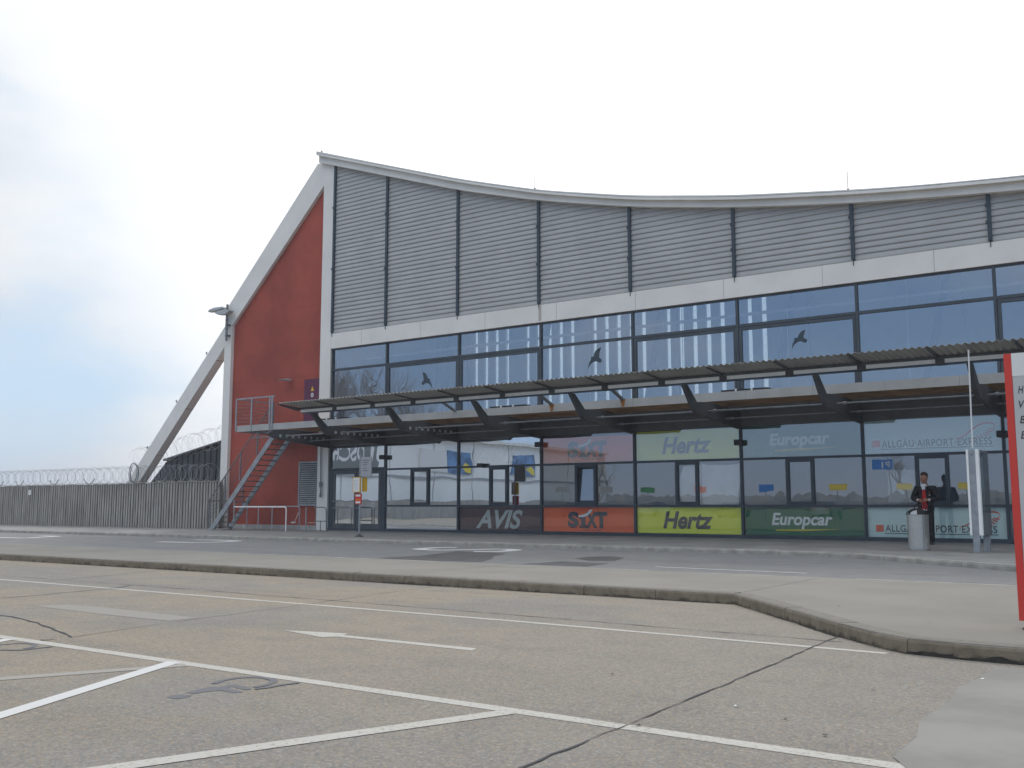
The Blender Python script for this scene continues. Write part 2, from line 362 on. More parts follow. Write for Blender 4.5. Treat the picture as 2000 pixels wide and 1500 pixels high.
# ---------------------------------------------------------------- ground, road, island, pavement
def sheet(name, poly, z, m, org=None):
    b = B(); b.face(*[(x, y, z) for x, y in poly]); c = org or (sum(p[0] for p in poly) / len(poly), sum(p[1] for p in poly) / len(poly), z)
    o = obj(name, b, m, None, c)
    me = o.data
    if me.polygons[0].normal.z < 0: me.flip_normals()
    return setprops(o, kind='structure')
sheet('ground', [(-3000, -3000), (3000, -3000), (3000, 3000), (-3000, 3000)], 0, M_ground, (0, 0, 0))
sheet('road', [(-400, -14.5), (300, -14.5), (300, 3), (-400, 3)], .004, M_road)
def ribbon(name, pts, w, z, m, jit=0, wj=0):
    b = B(); P2 = []
    for k in range(len(pts) - 1):
        a = Vector(pts[k]); c = Vector(pts[k + 1]); n = max(1, int((c - a).length / .12)) if jit else 1
        for q in range(n):
            p = a.lerp(c, q / n); P2.append(p + Vector((random.uniform(-jit, jit), random.uniform(-jit, jit))) if q or k else p)
    P2.append(Vector(pts[-1])); Lf = []; Rt = []
    for k, p in enumerate(P2):
        d = (P2[min(k + 1, len(P2) - 1)] - P2[max(k - 1, 0)]).normalized(); nn = Vector((-d.y, d.x)); ww = w / 2 * (1 + random.uniform(-wj, wj))
        Lf.append(p + nn * ww); Rt.append(p - nn * ww)
    for k in range(len(P2) - 1): b.face((*Rt[k], z), (*Rt[k + 1], z), (*Lf[k + 1], z), (*Lf[k], z))
    c = sum((Vector(p) for p in pts), Vector((0, 0))) / len(pts)
    return obj(name, b, m, None, (c.x, c.y, z), kind='structure')
def smooth_pts(p, n=6):
    out = []
    for i in range(len(p) - 1):
        a = Vector(p[max(i - 1, 0)]); b = Vector(p[i]); c = Vector(p[i + 1]); d = Vector(p[min(i + 2, len(p) - 1)])
        for k in range(n):
            t = k / n; out.append(tuple(.5 * ((2 * b) + (c - a) * t + (2 * a - 5 * b + 4 * c - d) * t * t + (3 * b - a - 3 * c + d) * t ** 3)))
    out.append(tuple(p[-1])); return out
# kerbed slabs
def slab(name, poly, h, m, kerbname, kerb_edge, mk, w=.16, top=None):
    """raised paving with its kerb stones along kerb_edge"""
    b = B(); b.prism([(x, y) for x, y in poly], -.05, h - .006, axis=2)
    cx = sum(p[0] for p in poly) / len(poly); cy = sum(p[1] for p in poly) / len(poly)
    obj(name, b, m, None, (cx, cy, 0), kind='structure')
    # kerb: many stones, small joints, sunk into the asphalt, rounded top edge
    kb = B(); P_ = [Vector(p) for p in kerb_edge]
    for k in range(len(P_) - 1):
        a, c = P_[k], P_[k + 1]; d = (c - a).normalized(); nn = Vector((d.y, -d.x)); Ls = (c - a).length; n = max(1, round(Ls / 1.0))
        for q in range(n):
            s0 = a + d * (Ls * q / n + (.004 if q else -.0)); s1 = a + d * (Ls * (q + 1) / n - (.004 if q < n - 1 else 0))
            hh = h + random.uniform(-.004, .004); o_ = random.uniform(-.006, .006)
            o_ += .014; prof = [(-w, -.04), (-w, hh), (-.03 + o_, hh), (-.008 + o_, hh - .012), (o_, hh - .03), (.006 + o_, -.04)]
            i = len(kb.v)
            for e in (s0, s1): kb.v += [(*(e + nn * u), z) for u, z in prof]
            m_ = len(prof)
            kb.f += [tuple(range(i, i + m_)), tuple(range(i + 2 * m_ - 1, i + m_ - 1, -1))] + [(i + t, i + m_ + t, i + m_ + (t + 1) % m_, i + (t + 1) % m_) for t in range(m_)]
    o = obj(kerbname, kb, mk, None, (cx, cy, 0), kind='structure')
    return o
near = [(-200, -16.60), (-12, -16.60), (-4.38, -16.66), (-3.4, -17.80), (-2.62, -18.72), (-2.2, -19.16), (-1.92, -19.38), (-1.6, -19.44), (-1.15, -19.45), (6, -19.5), (30, -19.5)]
far = [(30, -13.72), (-200, -13.72)]
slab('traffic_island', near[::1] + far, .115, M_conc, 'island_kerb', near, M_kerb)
slab('island_back_edge', [(-200, -13.74), (30, -13.74), (30, -13.6), (-200, -13.6)], .105, M_kerb2, 'island_back_kerb', [(30, -13.58), (-200, -13.58)], M_kerb2, w=.1)
pedge = [(-200, -5.95), (-24, -5.95), (-10, -5.95), (-6.75, -6.1), (-6.1, -6.5), (-4.7, -7.6), (-2.8, -9.1), (-1.6, -9.6), (30, -9.6)]
M_pave = mat('grey pavement slabs', (.25, .245, .235), .85, var=.14, vs=1.2, bump=.2, bs=40)
slab('pavement', pedge + [(30, .2), (-200, .2)], .105, M_pave, 'pavement_kerb', pedge, M_kerb2)
# gentle ramp up to the glass line
b = B(); b.prism([(-2.6, .1), (-.02, .142), (.2, .142), (.2, .06), (-2.6, .06)], -33.4, 30, axis=0); obj('pavement_apron', b, M_pave, None, (-10, -1, .1), kind='structure')
# weeds and dirt strip at the island kerb foot
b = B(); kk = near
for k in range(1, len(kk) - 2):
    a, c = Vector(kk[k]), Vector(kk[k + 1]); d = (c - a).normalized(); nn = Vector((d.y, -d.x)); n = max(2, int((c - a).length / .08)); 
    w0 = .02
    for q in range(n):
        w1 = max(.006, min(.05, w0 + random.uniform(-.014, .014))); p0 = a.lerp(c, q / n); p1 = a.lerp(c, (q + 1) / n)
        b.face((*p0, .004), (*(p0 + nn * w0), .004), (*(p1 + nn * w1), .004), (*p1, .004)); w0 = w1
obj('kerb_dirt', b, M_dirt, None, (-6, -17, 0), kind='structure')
# blotches of dark stain on the kerb face itself
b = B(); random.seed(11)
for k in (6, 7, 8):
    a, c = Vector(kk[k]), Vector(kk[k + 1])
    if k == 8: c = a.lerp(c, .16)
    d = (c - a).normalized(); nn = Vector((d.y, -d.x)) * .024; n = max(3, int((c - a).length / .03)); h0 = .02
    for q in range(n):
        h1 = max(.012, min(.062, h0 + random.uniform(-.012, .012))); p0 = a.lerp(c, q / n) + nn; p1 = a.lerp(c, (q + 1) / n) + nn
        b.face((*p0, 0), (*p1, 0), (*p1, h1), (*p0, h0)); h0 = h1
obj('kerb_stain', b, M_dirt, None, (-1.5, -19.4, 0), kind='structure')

Z1 = .002
ribbon('lane_line', [(-120, -19.33), (-5.4, -19.36), (-2.05, -19.47)], .085, Z1, M_line, .0, 0)
ribbon('parking_bay_line', [(-80, -22.63), (-.9, -22.66)], .105, Z1, M_line)
ribbon('bay_divider_line', [(-5.88, -22.66), (-5.10, -24.27), (-4.5, -25.6)], .11, Z1 + .0015, M_linew)
ribbon('bay_divider_line', [(-3.07, -22.70), (-3.53, -23.95), (-4.3, -26.1)], .115, Z1 + .001, M_line)
ribbon('bay_divider_line', [(-7.93, -22.70), (-7.1, -24.5)], .10, Z1 + .0015, M_linew)
ribbon('faded_bay_line', [(-5.70, -22.70), (-6.17, -23.68), (-7.0, -25.4)], .12, Z1 + .0005, M_faint)
def polyobj(name, pts, z, m): return sheet(name, pts, z, m)
polyobj('direction_arrow', [(-6.612, -21.048), (-6.001, -20.888), (-5.950, -20.985), (-4.6, -20.965), (-4.56, -21.075), (-5.921, -21.08), (-6.005, -21.18)], Z1, M_line)
polyobj('faded_arrow', [(-10.33, -21.16), (-10.192, -20.871), (-9.632, -20.807), (-7.986, -20.874), (-7.986, -21.184), (-9.0, -21.209)], Z1, M_vfaint)
wc = [(-4.873, -23.326), (-4.891, -23.245), (-4.906, -23.13), (-4.857, -23.077), (-4.878, -23.006), (-4.851, -22.987), (-4.686, -23.01), (-4.639, -23.056), (-4.683, -23.072), (-4.808, -23.049), (-4.797, -23.089), (-4.619, -23.122), (-4.628, -23.17), (-4.759, -23.162), (-4.795, -23.229), (-4.803, -23.311)]
def flat(bb, pts, z): bb.face(*[(x, y, z) for x, y in pts])
def strip(bb, pts, w, z):
    P2 = [Vector(p) for p in smooth_pts(pts, 5)]; Lf = []; Rt = []
    for k, p in enumerate(P2):
        d = (P2[min(k + 1, len(P2) - 1)] - P2[max(k - 1, 0)]).normalized(); nn = Vector((-d.y, d.x)); Lf.append(p + nn * w / 2); Rt.append(p - nn * w / 2)
    for k in range(len(P2) - 1): bb.face((*Rt[k], z), (*Rt[k + 1], z), (*Lf[k + 1], z), (*Lf[k], z))
b = B(); flat(b, wc, Z1); flat(b, [(-4.844, -23.466), (-4.866, -23.423), (-4.848, -23.376), (-4.792, -23.357), (-4.763, -23.36), (-4.746, -23.403), (-4.751, -23.459), (-4.802, -23.476)], Z1)
strip(b, [(-4.971, -23.046), (-5.02, -22.953), (-5.022, -22.847), (-4.979, -22.776), (-4.897, -22.738), (-4.795, -22.754), (-4.734, -22.801), (-4.69, -22.896), (-4.691, -22.985)], .045, Z1 + .001)
strip(b, [(-4.64, -23.02), (-4.614, -22.948), (-4.616, -22.876), (-4.589, -22.729)], .04, Z1 + .002)
obj('wheelchair_symbol', b, M_grey, None, (-4.8, -23, 0), kind='structure')
b = B(); strip(b, [(-7.75, -22.95), (-7.666, -22.88), (-7.633, -22.779), (-7.535, -22.747), (-7.438, -22.766), (-7.344, -22.844), (-7.318, -22.917)], .04, Z1 + .001)
strip(b, [(-7.50, -23.12), (-7.379, -23.04), (-7.27, -22.965), (-7.26, -22.841), (-7.253, -22.73)], .04, Z1 + .002)
obj('wheelchair_symbol', b, M_grey, None, (-7.5, -23, 0), kind='structure')
random.seed(3)
ribbon('pavement_joint', [(-40, -18.93), (-15.27, -18.92), (-10.5, -18.86), (-5.7, -18.94), (-2.5, -19.05)], .013, Z1 + .002, M_joint, .007, .7)
ribbon('pavement_joint', [(-2.63, -18.72), (-2.5, -21.0), (-2.39, -23.56), (-2.3, -25.5)], .012, Z1 + .0025, M_joint, .008, .8)
ribbon('pavement_joint', [(-8.56, -16.68), (-8.13, -19.34), (-7.83, -21.46), (-7.64, -22.35)], .009, Z1 + .002, M_joint_l, .008, .5)
ribbon('pavement_joint', [(-14.286, -16.735), (-13.83, -18.2), (-13.57, -19.23)], .018, Z1 + .002, M_joint_l, .01, .4)
ribbon('pavement_joint', [(-11.915, -18.935), (-11.69, -19.32), (-11.6, -20.05), (-11.49, -20.52), (-11.5, -21.3)], .022, Z1 + .002, M_joint, .01, .4)
ribbon('asphalt_crack', [(-9.9, -21.84), (-9.507, -21.843), (-9.147, -21.902), (-8.822, -21.97), (-8.31, -22.121), (-7.953, -22.233), (-7.638, -22.35)], .022, Z1 + .002, M_joint, .012, .5)
ribbon('asphalt_crack', [(-7.66, -22.60), (-7.62, -22.50)], .025, Z1 + .003, M_joint, .004, .4)
for k in range(14):
    x = -4.38 - 5.1 * k; ribbon('island_joint', [(x, -16.5), (x - .04, -13.75)], .012, .1105, M_joint_l, .004, .5)
for k in range(16):
    x = -4.75 - 4.6 * k; ribbon('slab_joint', [(x, -2.7), (x, -5.8)], .014, .1005, M_joint_l, .004, .5)
def ringstroke(name, pts, w=.26):
    b = B(); strip(b, pts, w, .0085); return obj(name, b, M_linew, None, (*pts[0], 0), kind='structure')
M_linew2 = M_linew
ringstroke('road_letter', [(-15.865, -7.027), (-16.233, -7.288), (-16.182, -7.992), (-15.925, -8.341), (-15.329, -8.432), (-14.804, -7.72), (-14.47, -7.134), (-14.093, -7.129), (-13.827, -7.451), (-13.746, -8.128), (-14.15, -8.572)], .36)
ringstroke('road_letter', [(-25.57, -8.842), (-24.26, -8.665), (-23.893, -8.282), (-24.026, -7.489), (-24.336, -7.047), (-25.233, -6.997), (-26.064, -7.2)], .36)
ringstroke('road_letter', [(-33.588, -9.5), (-32.508, -9.4), (-32.1, -9.2), (-32.5, -8.538), (-33.0, -7.667), (-33.976, -7.7)], .36)
ribbon('road_line', [(-8.1, -11.32), (-5.38, -11.48)], .10, .0085, M_linew)
polyobj('asphalt_patch', [(-14.043, -11.9), (-13.952, -10.609), (-14.624, -8.6), (-13.696, -8.7), (-13.0, -8.9), (-12.617, -9.861), (-11.965, -10.833), (-11.479, -11.8), (-12.577, -12.0)], .0075, M_patch)
polyobj('asphalt_patch', [(-10.453, -11.9), (-10.311, -10.784), (-9.694, -10.87), (-9.241, -10.902), (-9.13, -11.9)], .0075, M_patch)
polyobj('asphalt_patch', [(-10.693, -9.753), (-10.801, -9.027), (-10.517, -8.569), (-9.998, -8.958), (-9.585, -10.107), (-10.052, -10.274)], .0075, M_patch)
polyobj('concrete_patch', [(-1.30, -19.7), (-1.30, -20.2), (-1.34, -20.639), (-1.285, -21.1), (-1.30, -21.704), (-1.22, -22.1), (-1.211, -22.524), (-1.12, -22.68), (2.5, -22.68), (2.5, -19.6)], .0042, M_lpatch)
# small litter
random.seed(5)
for (x, y, z, mm_, c) in ((-2.37, -22.61, 0, M_patch, 'dark leaf'), (-3.2, -21.4, 0, M_patch, ''), (-2.17, -21.9, 0, M_signw, ''), (-1.28, -20.25, 0, M_signw, ''), (-3.0, -17.5, .115, M_kerb, ''), (-2.0, -18.4, .115, M_kerb, ''), (-1.57, -22.3, 0, M_patch, ''), (-1.85, -22.05, 0, M_patch, ''), (-1.72, -21.0, 0, M_patch, '')):
    b = B(); a0 = random.uniform(0, 6)
    b.face(*[(x + .013 * math.cos(a0 + t) * (1 + .5 * (t % 2 > 1)), y + .010 * math.sin(a0 + t), z + .008 + .004 * math.sin(2 * t)) for t in (0, 1, 2, 3, 4, 5)])
    obj('litter', b, mm_, None, (x, y, z), kind='stuff')

# ---------------------------------------------------------------- terminal building
T = thing('terminal_building', 'low airport terminal with swooping white roof, grey louvres and long glass front', 'building', (-14, 0, .1))
MX = [-27.60, -24.77, -21.39, -17.97, -14.56, -11.14, -7.73, -4.33, -.92, 2.49]
LO = [(-28.15, 14.49), (-27.38, 14.23), (-24.55, 13.24), (-21.14, 12.06), (-17.77, 11.08), (-14.36, 10.27), (-11.01, 9.66), (-7.62, 9.18), (-4.24, 8.84), (-3.0, 8.74), (-.9, 8.62), (3.2, 8.6)]
MI = [(-28.24, 14.76), (-27.66, 14.56), (-24.41, 13.43), (-21.02, 12.25), (-17.67, 11.23), (-14.27, 10.41), (-10.94, 9.81), (-7.57, 9.35), (-5.84, 9.16), (-3.46, 8.95), (-.9, 8.8), (3.2, 8.76)]
TO = [(-28.13, 14.90), (-27.67, 14.74), (-24.42, 13.59), (-21.03, 12.41), (-17.67, 11.38), (-14.27, 10.57), (-10.94, 9.97), (-7.56, 9.5), (-5.83, 9.3), (-3.45, 9.09), (-.9, 8.95), (3.2, 8.9)]
def quadsm(tab, x):                       # smooth sample of a table
    h = .9; return (lerp(tab, x - h) + 2 * lerp(tab, x) + lerp(tab, x + h) + 2 * lerp(tab, x - h / 2) + 2 * lerp(tab, x + h / 2)) / 8
XS = [-28.30 + k * .3 for k in range(int(31.2 / .3) + 1)]
def shell(name, lo, hi, y0, y1, m, xs=XS, slope=0):
    b = B(); p = [(x, lo(x)) for x in xs] ; q = [(x, hi(x)) for x in xs]
    for k in range(len(xs) - 1):
        a0, a1 = p[k], p[k + 1]; c0, c1 = q[k], q[k + 1]
        b.face((a0[0], y0, a0[1]), (a1[0], y0, a1[1]), (c1[0], y0, c1[1]), (c0[0], y0, c0[1]))
        b.face((a0[0], y1, a0[1]), (a1[0], y1, a1[1]), (c1[0], y1, c1[1]), (c0[0], y1, c0[1]))
        b.face((a0[0], y0, a0[1]), (a1[0], y0, a1[1]), (a1[0], y1, a1[1]), (a0[0], y1, a0[1]))
        b.face((c0[0], y0, c0[1]), (c1[0], y0, c1[1]), (c1[0], y1, c1[1]), (c0[0], y1, c0[1]))
    for k in (0, -1):
        x = xs[k]; b.face((x, y0, p[k][1]), (x, y1, p[k][1]), (x, y1, q[k][1]), (x, y0, q[k][1]))
    return obj(name, b, m, T)
lo = lambda x: quadsm(LO, x); mi = lambda x: quadsm(MI, x); to = lambda x: quadsm(TO, x)
shell('roof_lower_fascia', lo, lambda x: mi(x) + .02, -.30, -.10, M_whited)
shell('roof', lambda x: mi(x) + .021, to, -.45, 7.4, M_whited)
shell('roof_underside', lambda x: mi(x) - .30, lambda x: mi(x) + .015, .32, 7.0, M_ceil, [x for x in XS if x > -27.3])
for x in (-28.15, -18.0, -7.75):
    b = B(); z = to(x); b.tube([(x, -.3, z - .02), (x, -.3, z + .55)], [.012, .008], 5)
    b.tube([(x, -.3, z), (x, -.3, z + .06)], .035, 6); obj('lightning_rod', b, M_gald, T)
sb = B()
for k in range(len(XS) - 1):
    a, c = XS[k], XS[k + 1]; sb.face((a, -.4515, mi(a) + .10), (c, -.4515, mi(c) + .10), (c, -.4515, mi(c) + .115), (a, -.4515, mi(a) + .115))
obj('fascia_seam', sb, M_gald, T)
# white frame: column, beam, sloping beam and outer post (butt jointed)
Fy0, Fy1 = -.12, .30
b = B(); b.prism([(-28.17, .10), (-27.60, .10), (-27.60, lo(-27.6) + .1), (-28.17, lo(-28.17) + .1)], Fy0, Fy1); obj('corner_column', b, M_white, T)
b = B(); b.prism([(-27.598, 7.04), (3.1, 7.04), (3.1, 7.62), (-27.598, 7.62)], Fy0 + .003, Fy1); obj('white_beam', b, M_white, T)
b = B()
for k in range(10):
    x = -26.0 + 2.9 * k; b.box(x, x + .012, Fy0 - .0, Fy0 + .002, 7.045, 7.615)
obj('beam_joint', b, M_signg, T, kind='stuff')
b = B(); b.prism([(-28.172, lo(-28.17) + .1), (-28.56, 14.58), (-33.90, 9.26), (-33.90, 8.55), (-33.47, 8.55), (-28.172, 13.62)], Fy0 + .002, Fy1); obj('sloping_beam', b, M_white, T)
b = B(); b.prism([(-33.90, .10), (-33.47, .10), (-33.47, 8.548), (-33.90, 8.548)], Fy0, Fy1); obj('end_column', b, M_white, T)
# strut: boxed leg running down behind the fence
b = B(); k0 = .12; b.prism([(-33.902, 8.62), (-33.902, 7.72), (-42.30, -.70), (-43.20, -.70)], -.10, .30); st = obj('strut', b, M_white, T)
for s_ in (.55, 2.5, 4.45, 6.4):
    b = B(); x = -33.9 - s_; z = 7.73 - s_
    b.box(x - .015, x + .012, -.1, .30, z - .016, z + .001)
    obj('strut_joint', b, M_dark, st); b = B(); b.tube([(x - .62, -.12, z + .30), (x - .62, -.12, z + .40)], .03, 5); obj('strut_bolt', b, M_dark, st)
# red end wall
b = B(); b.prism([(-33.6, .30), (-33.6, 8.75), (-28.3, 13.9), (-28.05, 13.9), (-28.05, .30)], .03, 7.2); rw = obj('red_wall', b, M_red, T)
b = B(); b.box(-33.468, -28.172, .0, .2, .10, .31); obj('plinth', b, M_plinth, T)
obj('plaster_scrape', B().prism([(-29.52, .42), (-29.50, .42), (-29.30, .78), (-29.32, .80)], .022, .032), M_signw, rw)
obj('plaster_scrape', B().prism([(-29.75, .39), (-29.6, .38), (-29.42, .395), (-29.5, .43), (-29.62, .445), (-29.7, .43)], .021, .032), M_signw, rw)
obj('plaster_scrape', B().prism([(-28.9, .405), (-28.6, .402), (-28.2, .408), (-28.2, .42), (-28.7, .42)], .022, .032), M_signw, rw)
sm = B()
for z in (3.3, 6.1, 8.9): sm.box(-33.46, -28.18 , .0275, .0295, z, z + .008)
obj('render_seam', sm, M_seam, rw, kind='stuff')
d = obj('door', B().box(-29.12, -28.19, -.01, .028, 4.08, 5.97), M_purple, T, label='purple emergency door at landing height in the red wall')
ci = B(); ci.prism([(-28.66 + .075 * math.cos(t * math.pi / 8), 5.33 + .085 * math.sin(t * math.pi / 8)) for t in range(16)], -.016, -.011); obj('door_sticker', ci, M_signw, d)
ci = B(); ci.prism([(-28.66 + .03 * math.cos(t * math.pi / 6), 5.33 + .05 * math.sin(t * math.pi / 6)) for t in range(12)], -.019, -.0165); obj('sticker_symbol', ci, M_textg, d)
obj('warning_sign', B().prism([(-28.75, 5.49), (-28.57, 5.49), (-28.66, 5.68)], -.016, -.011), M_yellow, d)
b = B(); b.prism([(-.01, 6.02), (-.20, 6.05), (-.52, 5.99), (-.50, 5.965), (-.2, 5.95), (-.01, 5.97)], -30.05, -29.83, axis=0); obj('wall_lamp', b, M_lamp, T, bevel=.012)
v = obj('vent_grille', B().box(-29.22, -28.175, -.03, .028, 1.10, 2.70), M_dark, T)
b = B(); b.box(-29.27, -29.2, -.06, .02, 1.05, 2.75); b.box(-29.2, -28.175, -.06, .02, 2.69, 2.75); b.box(-29.2, -28.175, -.06, .02, 1.05, 1.12); obj('grille_frame', b, M_gal, v)
b = B()
for k in range(19): z = 1.15 + k * .081; b.prism([(-.065, z), (-.03, z + .045), (-.025, z + .04), (-.06, z - .006)], -29.19, -28.18, axis=0)
obj('grille_blade', b, M_gal, v, kind='stuff')
obj('drainpipe', B().tube([(-27.93, -.19, 3.5), (-27.9, -.19, 1.75), (-27.87, -.19, 1.4)], .025, 8).tube([(-27.9, -.2, 1.95), (-27.9, -.2, 1.75)], .06, 8).tube([(-27.87, -.2, 1.55), (-27.87, -.24, 1.38)], .04, 8), M_gald, T)
obj('drainpipe', B().tube([(-28.24, -.05, 3.4), (-28.24, -.05, .15)], .035, 8), M_gald, T)
# louvre panels, one per bay, slats clipped by the roof line
def inv_lo(z, x0, x1):
    a, c = x0, x1
    if lo(x1) - .02 > z: return x1
    if lo(x0) - .02 < z: return None
    for _ in range(24):
        m_ = (a + c) / 2
        if lo(m_) + .04 > z: a = m_
        else: c = m_
    return a
for i in range(9):
    x0, x1 = MX[i] + .03, MX[i + 1] - .045
    if i == 0: x0 = -27.50
    b = B(); z = 7.64; sp = .163
    while z < lo(x0):
        xe = inv_lo(z - .06, x0, x1)
        if xe is None: break
        if xe - x0 > .05: b.prism([(-.072, z - .006), (-.084, z + .004), (-.088, z + .03), (-.080, z + .08), (-.062, z + .125), (-.056, z + .156), (-.044, z + .156), (-.045, z + .0)], x0, xe, axis=0)
        z += sp
    obj('louvre_panel', b, M_louv, T)
    bk = B(); nn_ = 14; xs_ = [MX[i] + (MX[i + 1] - MX[i]) * k / nn_ for k in range(nn_ + 1)]
    for k in range(nn_): bk.face((xs_[k], .05, 7.63), (xs_[k + 1], .05, 7.63), (xs_[k + 1], .05, lo(xs_[k + 1]) + .2), (xs_[k], .05, lo(xs_[k]) + .2))
    obj('louvre_backing', bk, M_post, T)
for i in range(10):
    x = MX[i] + (.055 if i == 0 else -.01)
    b = B(); b.box(x - .045, x + .045, -.16, .02, 7.66, lo(x) + .03)
    for q in range(3):
        z = 7.66 + (lo(x) - 7.66) * (.0 + .37 * q) + .02
        b.box(x - .075, x + .03, -.175, -.12, z - .02, z + .06) if q else b.tube([(x, -.13, 7.50), (x, -.13, 7.70)], .012, 5)
    obj('louvre_post', b, M_post, T)
obj('rain_stain', B().box(-17.99, -17.88, Fy0 - .0015, Fy0 + .001, 7.08, 7.6), mat('grime streak', (.47, .42, .37), .8, var=.12, vs=6), T)

# glazing grid
b = B()
for i in range(10):
    x = MX[i] + (.035 if i == 0 else 0); b.box(x - .035, x + .035, -.06, .08, 3.95, 7.038); b2 = None
    obj('mullion', B().box(x - .035, x + .035, -.06, .08, 3.95, 7.038), M_dark, T); obj('mullion', B().box(x - .035, x + .035, -.055, .085, .235, 3.30), M_dark, T)
for i in range(9):
    x0 = MX[i] + (.071 if i == 0 else .036); x1 = MX[i + 1] - .036
    w = obj('upper_window', B().box(x0, x1, -.055, .075, 6.17, 6.25), M_dark, T)
    obj('frame_rail', B().box(x0, x1, -.055, .075, 6.985, 7.036), M_dark, w); obj('frame_rail', B().box(x0, x1, -.055, .075, 3.95, 4.02), M_dark, w)
    obj('pane', B().box(x0, x1, .0, .008, 6.25, 6.985), M_glass, w)
    if i in (1, 2, 4, 5, 7):                        # opening lights with a heavy inner frame
        c = B(); t_ = .09
        c.box(x0 + .01, x0 + t_, -.045, .06, 4.03, 6.16); c.box(x1 - t_, x1 - .01, -.045, .06, 4.03, 6.16); c.box(x0 + t_, x1 - t_, -.045, .06, 6.07, 6.16); c.box(x0 + t_, x1 - t_, -.045, .06, 4.03, 4.12)
        obj('casement_frame', c, M_dark, w); obj('pane', B().box(x0 + t_, x1 - t_, .0, .008, 4.12, 6.07), M_glass, w)
    else: obj('pane', B().box(x0, x1, .0, .008, 4.02, 6.17), M_glass, w)
sill = B(); sill.box(-27.598, 2.6, -.08, .3, .115, .235); obj('sill', sill, M_dark, T)
obj('spandrel', B().box(-27.598, 2.6, -.10, .3, 3.30, 3.95), mat('grey spandrel metal', (.10, .105, .11), .5, var=.1), T)
films = {2: (M_mar, M_mar), 3: (M_or, M_or), 4: (M_lime, M_lime), 5: (M_green, M_green), 6: (M_mint, M_mint)}
names = {2: 'maroon', 3: 'orange', 4: 'lime yellow', 5: 'dark green', 6: 'pale mint'}
case = {1: (-23.53, -22.70), 2: (-20.05, -19.30), 3: (-16.68, -15.91), 4: (-13.20, -12.47), 5: (-9.84, -9.06), 6: (-6.43, -5.62), 7: (-2.9, -2.1)}
adverts = {}
for i in range(1, 9):
    x0 = MX[i] + .036; x1 = MX[i + 1] - .036
    w = obj('lower_window', B().box(x0, x1, -.05, .08, 1.02, 1.085), M_dark, T); obj('frame_rail', B().box(x0, x1, -.05, .08, 2.335, 2.40), M_dark, w)
    obj('pane', B().box(x0, x1, .0, .008, .236, 1.02), M_glassa if i > 1 else M_glassm, w)
    MG = M_glassm if i in (1, 2) else M_glassl
    obj('pane', B().box(x0, x1, .0, .008, 2.40, 3.299), MG, w)
    if i in case:
        a, c = case[i]
        obj('pane', B().box(x0, a, .0, .008, 1.085, 2.335), MG, w); obj('pane', B().box(c, x1, .0, .008, 1.085, 2.335), MG, w)
        cf = B(); cf.box(a, a + .085, -.065, .05, 1.086, 2.334); cf.box(c - .085, c, -.065, .05, 1.086, 2.334); cf.box(a + .085, c - .085, -.065, .05, 2.25, 2.334); cf.box(a + .085, c - .085, -.065, .05, 1.086, 1.17)
        cw = obj('casement_frame', cf, M_dark, w)
        if i == 3:   # this one is tilted open at the top
            pv = B(); ang = R(5)
            for (u0, u1, z0, z1) in ((a + .09, c - .09, 0, .05), (a + .09, c - .09, 1.03, 1.08), (a + .09, a + .13, .05, 1.03), (c - .13, c - .09, .05, 1.03)):
                pv.prism([(.02 + math.sin(ang) * z0, 1.17 + z0), (.05 + math.sin(ang) * z0, 1.17 + z0), (.05 + math.sin(ang) * z1, 1.17 + z1), (.02 + math.sin(ang) * z1, 1.17 + z1)], u0, u1, axis=0)
            obj('tilted_sash', pv, M_dark, cw)
            pp = B(); pp.prism([(.03, 1.22), (.036, 1.22), (.036 + math.sin(ang) * 1.0, 2.2), (.03 + math.sin(ang) * 1.0, 2.2)], a + .13, c - .13, axis=0); obj('pane', pp, M_glassl, cw)
        else: obj('pane', B().box(a + .085, c - .085, .0, .008, 1.17, 2.25), MG, cw)
    else: obj('pane', B().box(x0, x1, .0, .008, 1.085, 2.335), M_glassl, w)
    if i in films:
        mu, ml = films[i]
        adverts[i, 1] = obj('advert_panel', B().box(x0, x1, .045, .055, 2.41, 3.28 if i not in (3,) else 3.22), mu, w, label=names[i] + ' film behind the glass above the window band')
        adverts[i, 0] = obj('advert_panel', B().box(x0, x1, .045, .055, .245, 1.01), ml, w, label=names[i] + ' film behind the glass below the window band')
    elif i in (1, 8): obj('frosted_panel', B().box(x0, x1, .045, .055, .245, 1.01), M_frost, w)
YT = .034
